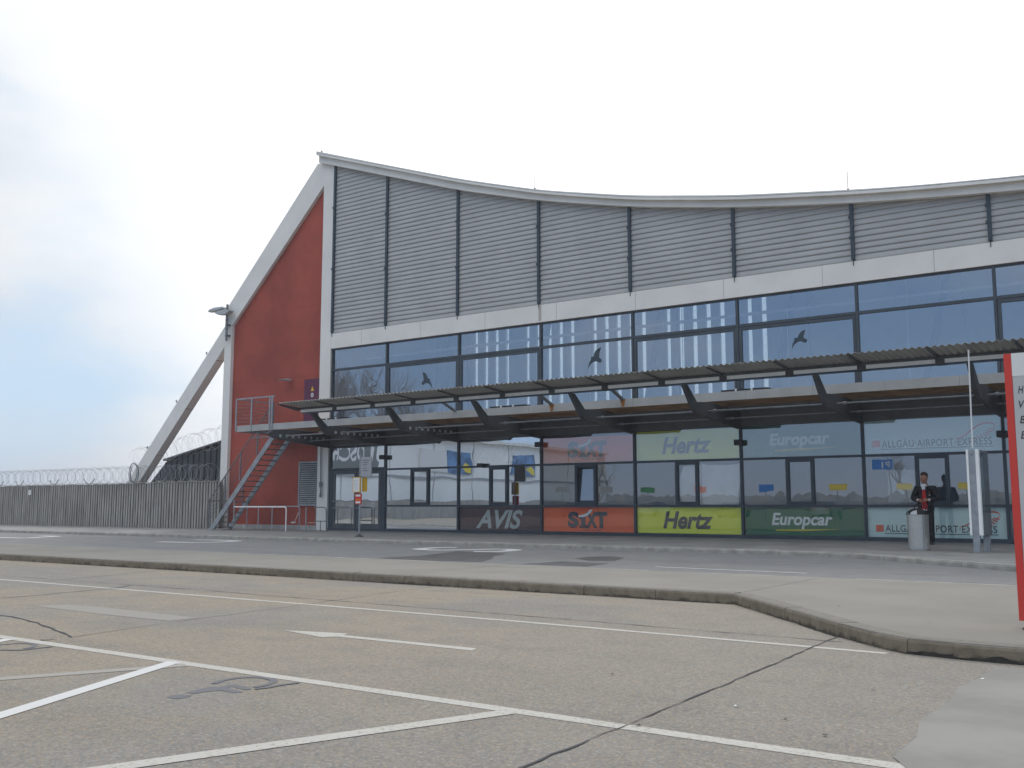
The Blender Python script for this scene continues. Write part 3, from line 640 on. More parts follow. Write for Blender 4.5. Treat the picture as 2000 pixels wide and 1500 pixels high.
for r, dz in ((0, 0), (1, 2.20)):
    A = adverts[4, r]; lettering('Hertz', -13.66 + .0 * r, -12.07, .37 + dz + .01, .88 + dz + .01, YT, M_lgreyt, A, .034, .24, sx=1.0)
    A = adverts[2, r]; lettering('AVIS', -20.66, -18.74, .28 + dz + .02, .92 + dz + (.0 if r else 0), YT, mat('pale grey film letters', (.42, .47, .46), .6) if not r else M_lwhite, A, .03, .32)
    A = adverts[5, r]; lettering('Europcar', -10.32, -8.62, .42 + dz, .86 + dz, YT, M_lwhite, A, .028, .2)
    sw = B(); sw.prism([(-10.2, .40 + dz), (-9.4, .415 + dz), (-8.40, .43 + dz), (-9.3, .375 + dz), (-10.2, .37 + dz)], YT + .0, YT + .004); obj('lettering_underline', sw, M_lyel, A)
    A = adverts[6, r]
    obj('logo_square', B().box(-7.49, -7.30, YT, YT + .006, .385 + dz - .03 * 0, .56 + dz), M_lred, A)
    lettering('ALLGÄU·AIRPORT·EXPRESS', -7.25, -4.60, .385 + dz - .025 * r, .60 + dz - .01 * r, YT, M_lnavy, A, .006, 0, sx=1.12)
    obj('lettering_underline', B().box(-7.28, -4.58, YT, YT + .004, .335 + dz - .02 * r, .35 + dz - .02 * r), M_lnavy, A)
    # winged emblem
    wg = B(); dz2 = dz - 2.20
    pth = smooth_pts([(-5.46, 2.72), (-5.26, 2.79), (-5.08, 2.92), (-4.90, 3.05), (-4.72, 3.10), (-4.58, 3.09), (-4.52, 3.04), (-4.53, 2.98), (-4.60, 2.95)], 5)
    Wd = [.012 + .03 * math.sin(math.pi * min(1, k / (len(pth) * .75))) for k in range(len(pth))]
    for k in range(len(pth) - 1):
        a = Vector(pth[k]); c = Vector(pth[k + 1]); d_ = (c - a).normalized(); n_ = Vector((-d_.y, d_.x))
        wg.prism([tuple(a - n_ * Wd[k] / 2 + Vector((0, dz2))), tuple(c - n_ * Wd[k + 1] / 2 + Vector((0, dz2))), tuple(c + n_ * Wd[k + 1] / 2 + Vector((0, dz2))), tuple(a + n_ * Wd[k] / 2 + Vector((0, dz2)))], YT, YT + .005)
    for (px, pz, qx, qz) in ((-5.00, 2.76, -5.02, 2.72), (-4.93, 2.78, -4.90, 2.72), (-4.86, 2.82, -4.80, 2.73), (-4.79, 2.84, -4.70, 2.76), (-4.74, 2.88, -4.64, 2.81), (-4.70, 2.92, -4.57, 2.87), (-4.67, 2.96, -4.53, 2.93)):
        p = smooth_pts([(px, pz), ((px + qx) / 2 + .02, (pz + qz) / 2 - .015), (qx, qz)], 3)
        for k in range(len(p) - 1):
            a = Vector(p[k]) + Vector((0, dz2)); c = Vector(p[k + 1]) + Vector((0, dz2)); d_ = (c - a).normalized(); n_ = Vector((-d_.y, d_.x)) * .014
            wg.prism([tuple(a - n_), tuple(c - n_), tuple(c + n_), tuple(a + n_)], YT - .001, YT + .004)
    obj('wing_emblem', wg, M_lred, A)
    # bold slab word with slanted white stroke
    A = adverts[3, r]
    lettering('S', -17.00, -16.60, .37 + dz, .87 + dz, YT, M_lnavy, A, .06); lettering('i', -16.56, -16.36, .37 + dz, .80 + dz, YT - .001, M_lnavy, A, .06) if False else obj('lettering', B().prism([(-16.58, .37 + dz), (-16.30, .37 + dz), (-16.30, .44 + dz), (-16.36, .46 + dz), (-16.36, .72 + dz), (-16.58, .72 + dz), (-16.58, .65 + dz), (-16.52, .62 + dz), (-16.52, .45 + dz), (-16.58, .43 + dz)], YT, YT + .005), M_lnavy, A)
    lettering('X', -16.34, -15.92, .37 + dz, .86 + dz, YT - .002, M_lnavy, A, .06); lettering('T', -15.99, -15.57, .37 + dz, .87 + dz, YT, M_lnavy, A, .06)
    swp = B(); swp.prism([(-16.60, .76 + dz), (-16.42, .78 + dz), (-16.28, .84 + dz), (-16.20, .93 + dz), (-16.05, .98 + dz) if False else (-16.08, .95 + dz), (-16.16, .83 + dz), (-16.28, .74 + dz), (-16.45, .70 + dz), (-16.60, .70 + dz)], YT - .006, YT - .003); obj('logo_stroke', swp, M_lwhite, A)
    lettering('rent a car', -16.45, -15.75, .27 + dz + .02, .35 + dz, YT, M_lnavy, A, .0, 0, sx=1.1)
# posters and blinds behind the glass
obj('white_blind', B().prism([(-13.02, 1.09), (-13.14, 1.35), (-13.17, 1.7), (-13.1, 2.0), (-13.0, 2.22), (-12.45, 2.25), (-12.45, 1.09)], .12, .14), M_blind, T)
obj('white_blind', B().prism([(-12.43, 1.09), (-12.43, 2.28), (-12.2, 2.23), (-11.6, 2.22), (-11.25, 2.26), (-11.26, 1.7), (-11.32, 1.4), (-11.30, 1.09)], .12, .14), M_blind, T)
obj('window_poster', B().box(-7.15, -6.45, .06, .07, 1.14, 1.98), M_frost, T)
# entrance door
dz0 = B(); dz0.box(-27.53, -24.81, -.055, .08, 2.335, 2.45); dz0.box(-27.53, -27.40, -.05, .08, .236, 2.334); dz0.box(-24.98, -24.81, -.05, .08, .236, 2.334)
dr = obj('entrance_door', dz0, M_dark, T)
obj('pane', B().box(-27.53, -24.81, .0, .008, 2.45, 3.299), M_glassd, dr)
for (a, c) in ((-27.39, -26.21), (-26.18, -24.99)):
    lf = B(); lf.box(a, a + .09, -.035, .03, .24, 2.33); lf.box(c - .09, c, -.035, .03, .24, 2.33); lf.box(a + .09, c - .09, -.035, .03, 2.22, 2.33); lf.box(a + .09, c - .09, -.035, .03, .24, .40)
    le = obj('door_leaf', lf, M_steel2, dr)
    obj('door_leaf_glass', B().box(a + .09, c - .09, -.005, .003, .40, 2.22), M_glassd, le)
    obj('door_bar', B().tube([(a + .02, -.09, 1.22), (c - .02, -.09, 1.22)], .014, 6).tube([(a + .02, -.09, .97), (c - .02, -.09, .97)], .014, 6), M_gal, le)
# bird silhouettes on the glass
def bird(cx, cz, s, flip=1):
    P0 = [(-.42, .62), (-.30, .30), (-.28, .05), (-.42, -.05), (-.46, -.20), (-.32, -.28), (-.14, -.18), (.02, -.16), (.22, -.24), (.38, -.40), (.50, -.62), (.40, -.25), (.24, .02), (.28, .10), (.20, .14), (.10, .12), (.04, .30), (-.08, .48), (-.24, .58)]
    bb = B(); bb.prism([(cx + flip * x * s, cz + z * s) for x, z in P0], -.006, -.001); return obj('bird_decal', bb, M_post, T)
bird(-22.86, 5.47, .52); bird(-15.93, 5.67, .55, -1)
def bird2(cx, cz, s):
    P0 = [(.40, .55), (.25, .10), (.28, -.02), (.46, -.10), (.50, -.22), (.36, -.36), (.20, -.28), (.04, -.20), (-.18, -.26), (-.40, -.42), (-.55, -.70), (-.50, -.35), (-.34, -.04), (-.40, .02), (-.26, .06), (-.14, .04), (-.05, .26), (.12, .44)]
    bb = B(); bb.prism([(cx + x * s, cz + z * s) for x, z in P0], -.006, -.001); return obj('bird_decal', bb, M_post, T)
bird2(-9.33, 5.68, .42)
# small speakers on the mullions
for x, z in ((-24.77, 2.80), (-17.97, 3.02), (-11.14, 2.84), (-4.33, 2.80)):
    sp_ = B(); sp_.box(x - .12, x + .10, -.24, -.08, z - .08, z + .08); obj('wall_speaker', sp_, M_black, T, bevel=.012)
obj('wall_speaker', B().box(-20.45, -20.22, -.22, -.06, 2.33, 2.47), M_black, T, bevel=.01)
# ---- interior behind the glass
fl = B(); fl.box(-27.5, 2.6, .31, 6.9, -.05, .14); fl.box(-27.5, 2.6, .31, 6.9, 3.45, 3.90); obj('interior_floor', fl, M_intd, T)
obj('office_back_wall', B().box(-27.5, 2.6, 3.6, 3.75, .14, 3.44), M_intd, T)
obj('inner_end_wall', B().box(-28.0, -27.62, .32, 6.9, .14, 13.2), M_int, T)
obj('inner_side_wall', B().box(2.65, 2.9, .31, 6.9, .14, 8.2), M_int, T)
rf = B(); random.seed(4)
Yb = 6.4; x = -27.6; k = 0
rf.box(-27.5, 2.6, Yb, Yb + .2, 3.9, 4.6)
while x < 2.4:
    if x < -26.4 or x > -13.2: wdt, gap = 1.6, .0
    else: wdt, gap = (.34, .20) if k % 5 else (.85, .18)
    rf.box(x, x + wdt, Yb, Yb + .12, 4.6, mi(x) - .25); x += wdt + gap; k += 1
obj('rear_fin_wall', rf, M_int, T)
obj('rear_glazing', B().box(-27.5, 2.6, 6.70, 6.71, 4.6, 8.5), glass('grey rear glazing', (.42, .47, .48), .1, 0, 1), T)
obj('rear_upper_wall', B().box(-27.5, 2.6, 6.65, 6.85, 8.52, 8.6), M_int, T)
tr = B()
for x in (-25, -20.5, -16, -11.5, -7, -2.5):
    tr.bar((x, 3.4, 3.9), (x + 1.2, 3.4, mi(x) - .3), .16, .16, (0, 1, 0)); tr.bar((x + 1.4, 3.4, 3.9), (x + 1.2, 3.4, mi(x) - .3), .05, .05, (0, 1, 0))
obj('roof_strut', tr, M_intb, T, kind='stuff')
du = B(); du.tube([(-27.4, 1.6, 6.85), (2.6, 1.6, 6.85)], .05, 8)
for x in MX[1:]: du.tube([(x + .9, 1.6, 3.95), (x + .9, 1.6, 8.4)], .012, 5)
obj('ceiling_duct', du, M_alu, T)
obj('added_glint', B().box(-8.2, -7.9, 3.0, 3.2, 4.6, 4.64), M_glint, T)  # glowing block added to stand in for a lamp glint on the glass
# rear cladding so the hall is closed from behind below the deck
obj('rear_wall', B().box(-28.0, 2.9, 6.95, 7.15, .1, 3.9), M_int, T)
obj('side_wall', B().box(2.92, 3.1, .31, 7.15, .1, 8.55), M_white, T)

# ---------------------------------------------------------------- canopy with service deck
C_ = thing('entrance_canopy', 'dark steel canopy with corrugated sheet roof and service deck along the glass front', 'canopy', (-14, -1.8, 3.3))
XR = 3.0
obj('deck_fascia', B().box(-30.85, XR, -1.87, -1.83, 3.865, 4.10), M_fascia, C_)
dk = B(); dk.box(-28.3, XR, -1.828, -.13, 3.88, 3.92); obj('deck', dk, M_deck, C_)
obj('landing_frame', B().box(-30.85, -30.81, -1.828, .0, 3.865, 4.09).box(-30.808, -28.302, -.70, .0, 3.88, 3.93).box(-30.808, -28.302, -1.828, -1.70, 3.88, 3.93), M_gald, C_)
b = B()
for x in (-27.9, -25.9, -24.0, -22.4, -20.6, -18.8, -17.2, -15.3, -13.6, -11.9, -10.2, -8.4, -6.6, -4.9, -3.0): b.box(x - .004, x + .004, -1.8715, -1.8705, 3.87, 4.095)
obj('fascia_joint', b, M_gald, C_, kind='stuff')
for i in range(10):
    x = MX[i] if i else -27.55
    b = B(); t = .05
    b.prism([(-.101, 3.22), (-.101, 3.72), (-2.0, 3.80), (-2.9, 3.76), (-3.18, 3.60), (-2.9, 3.46), (-1.6, 3.33)], x - t, x + t, axis=0)
    if i: b.prism([(-2.82, 3.62), (-3.0, 3.45), (-3.22, 3.60), (-3.72, 4.14), (-3.52, 4.14)], x - .035 - .02, x + .035 + .02, axis=0)
    br = obj('bracket', b, M_steel, C_)
    if i < 3:
        h = B()
        for q in range(8):
            y = -.5 - q * .30; h.prism([(y + .055 * math.cos(u), 3.55 + .055 * math.sin(u)) for u in [math.pi * 2 * e / 10 for e in range(10)]], x - .056, x + .056, axis=0)
        obj('bracket_hole', h, M_lamp, br, kind='stuff')
for nm, y, z, m, r in (('edge_pipe', -2.45, 3.55, M_gald, .022), ('edge_pipe', -1.35, 3.43, M_gald, .018)):
    b = B()
    for i in range(9): b.tube([((MX[i] if i else -27.5) + .12, y, z), (MX[i + 1] - .12, y, z)], r, 6)
    b.tube([(-29.2, y, z), (-27.7, y, z)], r, 6) if y < -2 else None
    for i in range(10): b.tube([(MX[i] + .28, y, z), (MX[i] + .36, y, z)], r * 2, 8)
    obj(nm, b, m, C_)
# corrugated sheet: rises outwards
def zsh(y): return 4.44 + (y + 4.62) * -.070
b = B(); ys = [-4.62, -4.1, -3.5, -3.15]; pitch = .152; xs = []; x = -25.35
while x < XR: xs.append(x); x += pitch / 6
wv = lambda x: .020 * math.sin(2 * math.pi * x / pitch)
vi = []
for y in ys:
    vi.append(len(b.v)); b.v += [(x + (-4.62 - y) * 0, y, zsh(y) + wv(x)) for x in xs]
for r_ in range(len(ys) - 1):
    for k in range(len(xs) - 1): b.f.append((vi[r_] + k, vi[r_] + k + 1, vi[r_ + 1] + k + 1, vi[r_ + 1] + k))
cs = obj('corrugated_sheet', b, M_sheet, C_); so = cs.modifiers.new('thick', 'SOLIDIFY'); so.thickness = .006
b = B(); b.box(-25.42, XR, -3.665, -3.58, 4.278, 4.352); obj('front_beam', b, M_steel2, C_)
b = B()
for x in [-25.4 + 1.7 * k for k in range(17)]: b.prism([(-4.55, 4.408), (-4.55, 4.385), (-3.67, 4.30), (-3.67, 4.345)], x, x + .05, axis=0)
obj('purlin', b, M_steel2, C_, kind='stuff')
b = B(); b.prism([(-4.60, 4.410), (-4.60, 4.38), (-3.67, 4.24), (-3.67, 4.345)], -25.45, -25.41, axis=0); obj('canopy_end_plate', b, M_steel2, C_)
seg = 1.705; x = -25.38; k = 0
while x < XR - 1:
    obj('light_strip', B().box(x + .10, x + seg - .10, -3.71, -3.56, 4.185, 4.274), M_alu, C_)
    obj('strip_bracket', B().box(x + seg - .095, x + seg + .095, -3.72, -3.50, 4.150, 4.274), M_steel, C_)
    x += seg
obj('strip_tray', B().box(-25.3, XR, -3.68, -3.50, 4.155, 4.184), mat('blue grey tray', (.05, .08, .12), .5), C_)
for x, ru in ((-20.07, 0), (-16.36, 1), (-13.92, 1)):
    s_ = obj('tie_plate', B().bar((x, -2.55, 4.34), (x, -1.88, 4.09), .10, .05), M_gald, C_)
    if ru: 
        b = B(); b.prism([(x - .10, 4.101), (x + .10, 4.101), (x + .07, 4.0), (x + .05, 3.88), (x - .03, 3.87), (x - .06, 4.0)], -1.8725, -1.8708); obj('rust_stain', b, M_rust, s_)
for a, c in ((-26.6, -25.2), (-18.85, -17.45), (-11.0, -9.65)):
    b = B(); w_ = (c - a) / 3
    for q in range(3): b.box(a + q * w_ + .01, a + (q + 1) * w_ - .02, -1.65, -1.35, 4.12 + .01, 4.175)
    f = obj('flat_heater', b, M_black, C_)
    obj('heater_bracket', B().box(a + w_ - .03, a + w_ + .01, -1.68, -1.6, 4.10, 4.19).box(a + 2 * w_ - .03, a + 2 * w_ + .01, -1.68, -1.6, 4.10, 4.19), M_alu, f)

# ---------------------------------------------------------------- external stair
ST = thing('external_staircase', 'galvanised steel stair climbing past the red wall to the deck landing', 'staircase', (-32.3, -1.3, .1))
for y in (-1.70, -.85):
    obj('stringer', B().bar((-32.42, y, .02), (-28.72, y, 3.83), .05, .20, (0, 1, 0) if False else (0, 0, 1)), M_gal, ST)
b = None
NT = 19
for k in range(NT):
    f = (k + .6) / NT; x = -32.36 + 3.60 * f; z = .12 + 3.74 * f
    obj('tread', B().box(x - .11, x + .12, -1.672, -.878, z - .03, z), M_gald, ST)
def rail(y, x0, z0, x1, z1, nw, posts, m):
    hr = B().tube([(x0, y, z0), (x1, y, z1)], .025, 8); o = obj('handrail', hr, m, ST)
    for q in range(nw):
        dzw = .14 + q * .14; obj('rail_wire', B().tube([(x0, y, z0 - dzw), (x1, y, z1 - dzw)], .007, 5), m, ST)
    for p in posts:
        x = x0 + (x1 - x0) * p; z = z0 + (z1 - z0) * p; obj('rail_post', B().box(x - .022, x + .022, y - .022, y + .022, z - 1.08, z), m, ST)
rail(-1.75, -32.46, 1.25, -28.85, 4.93, 6, (0.005, .26, .5, .76, .99), M_gald)
rail(-.80, -32.46, 1.25, -31.6, 2.12, 5, (0.01, .98), M_gald)
obj('hand_rail_link', B().tube([(-32.46, -1.75, 1.25), (-32.46, -.80, 1.25)], .018, 6), M_gald, ST)
LR = thing('landing_railing', 'galvanised railing with wires on the deck landing above the stair', 'railing', (-30, -1.85, 4.1))
hr = B(); hr.bar((-30.88, -1.85, 5.13), (-28.72, -1.85, 5.13), .05, .05); obj('handrail', hr, M_gal, LR)
obj('handrail', B().bar((-30.85, -1.82, 5.12), (-30.85, -.02, 5.12), .05, .04), M_gal, LR)
for x in (-30.83, -29.95, -28.93, -28.80): obj('rail_post', B().box(x - .03, x + .03, -1.90, -1.872, 3.9, 5.10), M_gal, LR)
for q in range(6):
    z = 4.22 + q * .14; obj('rail_wire', B().tube([(-30.83, -1.86, z), (-28.8, -1.86, z)], .007, 5), M_gald, LR)
    obj('rail_wire', B().tube([(-30.83, -1.86, z), (-30.83, -.02, z)], .007, 5), M_gald, LR)

# ---------------------------------------------------------------- barrier rails in front of the red wall
def hoop(name, label, x0, x1, y, zt, ztall, mid, group='tubular guard rails at the red wall'):
    t = thing(name, label, 'guard rail', (x0, y, .11), group)
    pts = [(x0, y, zt), (x1 - .09, y, zt), (x1 - .03, y, zt - .03), (x1, y, zt - .10), (x1, y, .10)]
    obj('rail', B().tube(pts, .024, 8), M_alu if 'front' in label else M_gal, t)
    obj('post', B().tube([(x0, y, .10), (x0, y, ztall)], .024, 8), M_gal, t)
    for x in mid: obj('post', B().tube([(x, y, .10), (x, y, zt - .02)], .02, 8), M_gal, t)
    for x in [x0, x1] + mid: obj('foot_plate', B().box(x - .06, x + .06, y - .06, y + .06, .10, .112), M_gald, t)
hoop('guard_rail', 'longer front guard rail with two middle posts, nearest the stair foot', -31.0, -28.08, -1.70, 1.01, 1.27, [-29.55, -28.75] if False else [-29.6, -28.84])
hoop('guard_rail', 'rear guard rail standing close against the red wall', -31.17, -28.22, -.92, 1.03, 1.30, [])
hoop('guard_rail', 'short guard rail with lower bar beside the corner column', -26.98 - .0, -26.0 + .0, -1.75, 1.0, 1.02, []) if False else None
t = thing('guard_rail', 'short guard rail with low second bar at the corner column', 'guard rail', (-26.9, -1.7, .11), 'tubular guard rails at the red wall')
obj('post', B().tube([(-26.95, -1.78, .10), (-26.95, -1.78, 1.0)], .024, 8), M_gal, t)
obj('post', B().tube([(-27.1, -.92, .10), (-27.1, -.92, .52)], .02, 8), M_gal, t)
obj('rail', B().tube([(-27.15, -1.2, 1.0), (-26.62, -1.2, 1.0), (-26.56, -1.2, .97), (-26.53, -1.2, .9), (-26.5, -1.2, .10)], .022, 8), M_gald, t)
obj('lower_bar', B().tube([(-27.1, -1.2, .5), (-26.5, -1.2, .5)], .018, 8), M_gald, t)

# ---------------------------------------------------------------- floodlight on the end column
Fl = thing('floodlight', 'grey twin headed lamp on a short pole fixed to the end column', 'lamp', (-33.62, -.3, 8.0))
obj('pole', B().tube([(-33.6, -.28, 7.9), (-33.6, -.28, 9.45)], .05, 10).tube([(-33.6, -.28, 8.75), (-33.6, -.28, 8.82)], .065, 10).tube([(-33.6, -.28, 8.4), (-33.6, -.28, 8.46)], .065, 10), M_gald, Fl)
obj('pole_clamp', B().box(-33.68, -33.52, -.30, -.125, 8.1, 8.16).box(-33.68, -33.52, -.30, -.125, 8.55, 8.61), M_gald, Fl)
b = B(); b.prism([(-34.70, 9.23), (-34.66, 9.32), (-34.3, 9.38), (-33.75, 9.36), (-33.68, 9.28), (-34.1, 9.24)], -.42, -.16); obj('lamp_head', b, M_lamp, Fl, bevel=.02)
b = B(); b.prism([(-34.18, 9.12), (-33.95, 9.02), (-33.5, 8.98), (-33.30, 9.05), (-33.2, 9.12), (-33.5, 9.2), (-33.95, 9.17)], -.50, -.24); obj('lamp_head', b, M_lamp, Fl, bevel=.02)

# ---------------------------------------------------------------- fence, razor wire, shed
FX0, FX1 = -66.0, -33.40
FN = thing('timber_fence', 'tall grey weathered board fence left of the building', 'fence', (-45, -.4, 0))
b = B(); random.seed(9); x = FX0; pal = []
while x < FX1 - .1:
    w_ = random.choice((.11, .12, .13)); h_ = 2.035 + random.uniform(-.012, .012); y = -.42 + random.uniform(-.008, .008)
    b.box(x, x + w_, y, y + .022, .10 + random.uniform(-.02, .02), h_); x += w_ + .065
obj('boards', b, M_fence, FN, kind='stuff')
obj('backing_boards', B().box(FX0, FX1, -.385, -.36, .12, 2.02), mat('dark backing boards', (.075, .068, .06), .9, var=.3, vs=5), FN)
obj('cap_rail', B().box(FX0, FX1, -.45, -.34, 2.052, 2.075), M_fcap, FN)
obj('bottom_board', B().box(FX0, FX1, -.40, -.33, .08, .115), M_fcap, FN)
obj('fence_notice', B().box(-48.0, -47.75, -.46, -.444, 1.58, 1.82), M_signw, FN)
def coil(name, label, a, c, r, pitch, n=14, wr=.0055, m=M_wire, jit=.05):
    a = Vector(a); c = Vector(c); d = (c - a); Ls = d.length; d.normalize(); u = d.cross(Vector((0, 0, 1))).normalized(); w = u.cross(d); pts = []
    K = int(Ls / pitch * n); ph = 0
    for k in range(K + 1):
        t = 2 * math.pi * k / n; rr = r * (1 + .10 * math.sin(k * .13) + random.uniform(-.03, .03))
        pts.append(a + d * (Ls * k / K + .10 * math.sin(t * .37)) + u * rr * math.cos(t) + w * rr * math.sin(t))
    b = B(); b.tube(pts, wr, 3)
    for k in range(0, K, 2):            # blades
        p = pts[k]; b.bar(p - w * .02, p + w * .02, .012, .004, (1, 0, 0))
    return obj(name, b, m, None, tuple(a), label=label, cat='razor wire')
coil('razor_wire', 'long coil of razor wire along the top of the board fence', (-64, -.40, 2.42), (-34.1, -.40, 2.42), .36, .22)
coil('razor_wire', 'razor wire coil climbing over the dark shed roof to the column', (-41.6, 1.2, 3.25), (-34.1, 1.2, 4.25), .46, .36)
bb = B()
for k in range(5):
    pts = [(-39.35 + .07 * math.sin(k * 2) + .30 * math.cos(t), -.45 - .05 * k * .4, 2.46 + .02 * k + .42 * math.sin(t)) for t in [2 * math.pi * q / 18 for q in range(18)]]
    bb.tube(pts, .010, 4, closed=True)
obj('wire_bundle', bb, M_wired, None, (-39.9, -.45, 2.2), label='tight bundle of spare wire looped at the foot of the strut', cat='wire bundle')
for k, x in enumerate((-50.9, -49.0, -45.9, -42.9)):
    b = B(); s_ = 1.0 if k < 3 else 1.2
    b.tube([(x, -.40, 2.05), (x - .22 * s_, -.40, 2.12), (x - .40 * s_, -.40, 2.30)] if k == 3 else [(x, -.40, 2.05), (x - .2, -.40, 2.12), (x - .32, -.40, 2.28)], .02, 5)
    b.tube([(x, -.40, 2.05), (x + .25, -.40, 2.12), (x + .42, -.40, 2.30)], .02, 5)
    obj('wire_arm', b, M_wired, FN)
SH = thing('metal_shed', 'low anthracite shed with standing seam cladding behind the fence', 'shed', (-39, 5, 0))
prof = [(-43.6, 0), (-43.4, 1.95), (-41.85, 3.22), (-33.95, 4.62), (-33.95, 0)]
obj('wall', B().prism(prof, 3.0, 9.0), M_shed, SH)
b = B(); x = -43.2
while x < -34: 
    zt = 3.18 + (x + 41.85) * .177 if x > -41.85 else 1.95 + (x + 43.4) * .82
    b.box(x, x + .035, 2.955, 2.999, 0, zt); x += .42
obj('standing_seam', b, M_shed, SH, kind='stuff')
b = B(); b.prism([(-41.95, 3.22), (-33.95, 4.64), (-33.95, 4.72), (-41.98, 3.30)], 2.85, 9.1); obj('roof', b, M_steel2, SH)

# ---------------------------------------------------------------- bus stop, bin, bag, display case, cable, totem
BS = thing('bus_stop_sign', 'bus stop pole with grey plate, yellow timetable and small red notice', 'bus stop', (-21.98, -4.2, .1))
obj('pole', B().tube([(-21.98, -4.2, .1), (-21.98, -4.2, 2.62)], .032, 10), M_gal, BS)
obj('base', B().lathe([(0, .10), (.14, .10), (.14, .125), (.07, .15), (.04, .17), (.03, .2)], -21.98, -4.2, 14), M_steel, BS)
pl = obj('stop_plate', B().box(-21.99 + .05, -21.50, -4.225, -4.175, 1.97, 2.56), M_signg, BS, bevel=.008)
lettering('Memmingen\nFlughafen\n\nBuslinie', -21.86, -21.6, 2.10, 2.47, -4.228, M_textg, pl, 0) if False else None
for k, (a, c, z) in enumerate(((-21.88, -21.56, 2.45), (-21.84, -21.62, 2.38), (-21.84, -21.67, 2.31), (-21.84, -21.7, 2.20), (-21.84, -21.62, 2.13))): obj('plate_line', B().box(a, c, -4.23, -4.2255, z, z + .018), M_textg, pl)
tt = obj('timetable', B().box(-22.17, -21.90, -4.31, -4.27, 1.49, 1.92), M_signw, BS)
obj('timetable_frame', B().box(-22.19, -22.171, -4.315, -4.265, 1.47, 1.94).box(-21.899, -21.88, -4.315, -4.265, 1.47, 1.94).box(-22.17, -21.90, -4.315, -4.265, 1.921, 1.94).box(-22.17, -21.90, -4.315, -4.265, 1.47, 1.489), M_yellow, tt)
obj('timetable_back', B().box(-21.95, -21.77, -4.14, -4.10, 1.49, 1.93), M_yellow, BS)
for k in range(7): obj('timetable_line', B().box(-22.13, -21.95 - .04 * (k % 3), -4.3125, -4.3105, 1.56 + k * .045, 1.568 + k * .045), M_signg, tt)
rn = obj('red_notice', B().box(-22.12, -21.86, -4.27, -4.235, 1.10, 1.43), M_signred, BS)
obj('notice_panel', B().box(-22.09, -21.89, -4.2745, -4.271, 1.34, 1.40).box(-22.09, -21.89, -4.2745, -4.271, 1.13, 1.19), M_signw, rn)
obj('notice_panel', B().box(-22.09, -21.89, -4.2745, -4.271, 1.20, 1.27), M_oranges, rn)

BN = thing('litter_bin', 'cylindrical brushed steel litter bin on the pavement in front of the man', 'litter bin', (-5.455, -4.1, .1))
R0 = .218
obj('body', B().lathe([(R0 - .012, .10), (R0 - .012, .125), (R0, .13), (R0, .25), (R0 + .002, .255), (R0, .26), (R0, .845), (R0 + .006, .85), (R0 + .004, .862), (R0 - .012, .862), (R0 - .014, .84), (R0 - .014, .3)], -5.455, -4.1, 72), M_bin, BN)
obj('base_plate', B().prism([(-5.455 + (R0 - .02) * math.cos(t * math.pi / 12), -4.1 + (R0 - .02) * math.sin(t * math.pi / 12)) for t in range(24)], .10, .32, axis=2), M_steel, BN)
obj('seam', B().box(-5.455 + .135, -5.455 + .145, -4.1 - .172, -4.1 - .150, .13, .85), M_gald, BN)
BG = thing('bag', 'black travel bag with looped handles resting on top of the steel bin', 'bag', (-5.455, -4.1, .86))
dome = B(); prof = [(.20, .862), (.195, .90), (.16, .95), (.09, .985), (.0, .995)]
dome.lathe(prof, 0, 0, 24); dome.v = [(-5.455 + x, -4.1 + y * .55, z) for x, y, z in dome.v]
obj('body', dome, M_black, BG, smooth=True)
obj('strap', B().tube([(-5.665, -4.22, .86), (-5.635, -4.23, .91), (-5.565, -4.235, .96), (-5.475, -4.24, .99), (-5.375, -4.235, .985), (-5.305, -4.23, .94), (-5.25, -4.22, .87)], .013, 6), M_black, BG)
obj('handle', B().tube([(-5.50, -4.2, .96), (-5.49, -4.2, 1.04), (-5.45, -4.2, 1.09), (-5.40, -4.2, 1.085), (-5.37, -4.2, 1.03), (-5.37, -4.2, .96)], .011, 6), M_black, BG)
obj('handle', B().tube([(-5.47, -4.03, .96), (-5.43, -4.03, 1.05), (-5.38, -4.03, 1.09), (-5.33, -4.03, 1.07), (-5.30, -4.03, 1.0), (-5.30, -4.03, .95)], .011, 6), M_black, BG)
pl_ = B(); pl_.prism([(-5.58, .868), (-5.44, .868), (-5.44, .96), (-5.52, .94), (-5.57, .905)], -4.222, -4.216); obj('white_panel', pl_, M_signw, BG)

DC = thing('display_case', 'slim aluminium display case on two legs seen nearly edge on', 'display case', (-4.15, -4.3, .1))
obj('leg', B().box(-4.255, -4.125, -4.70, -4.60, .1, 2.19), M_gal, DC, bevel=.006, label='front leg running up the case edge')
obj('leg', B().box(-4.20, -4.08, -3.92, -3.80, .1, .50), M_gal, DC)
obj('edge_profile', B().box(-4.30, -4.256, -4.72, -4.60, .45, 2.21), M_alu, DC, bevel=.005)
obj('edge_profile', B().box(-4.124, -4.06, -4.72, -4.60, .45, 2.21), M_alu, DC, bevel=.005)
obj('case_frame', B().box(-4.255, -4.07, -4.598, -3.66, 2.15, 2.20).box(-4.255, -4.07, -4.598, -3.66, .45, .90).box(-4.255, -4.07, -3.70, -3.66, .901, 2.149), M_gald, DC)
obj('poster', B().box(-4.18, -4.16, -4.55, -3.72, .95, 2.1), mat('grey green poster', (.24, .28, .28), .7, var=.35, vs=2.2), DC)
obj('case_glass', B().box(-4.075, -4.069, -4.598, -3.702, .905, 2.145), M_clear, DC)
obj('keyhole', B().tube([(-4.19, -4.725, 2.10), (-4.19, -4.70, 2.10)], .012, 8), M_black, DC)
b = B().tube([(-4.17, -4.55, 4.30), (-4.19, -4.58, 2.24)], .016, 6); obj('hanging_conduit', b, M_signw, None, (-4.18, -4.57, 2.24), label='thin white rod hanging from the canopy edge to the display case', cat='conduit')

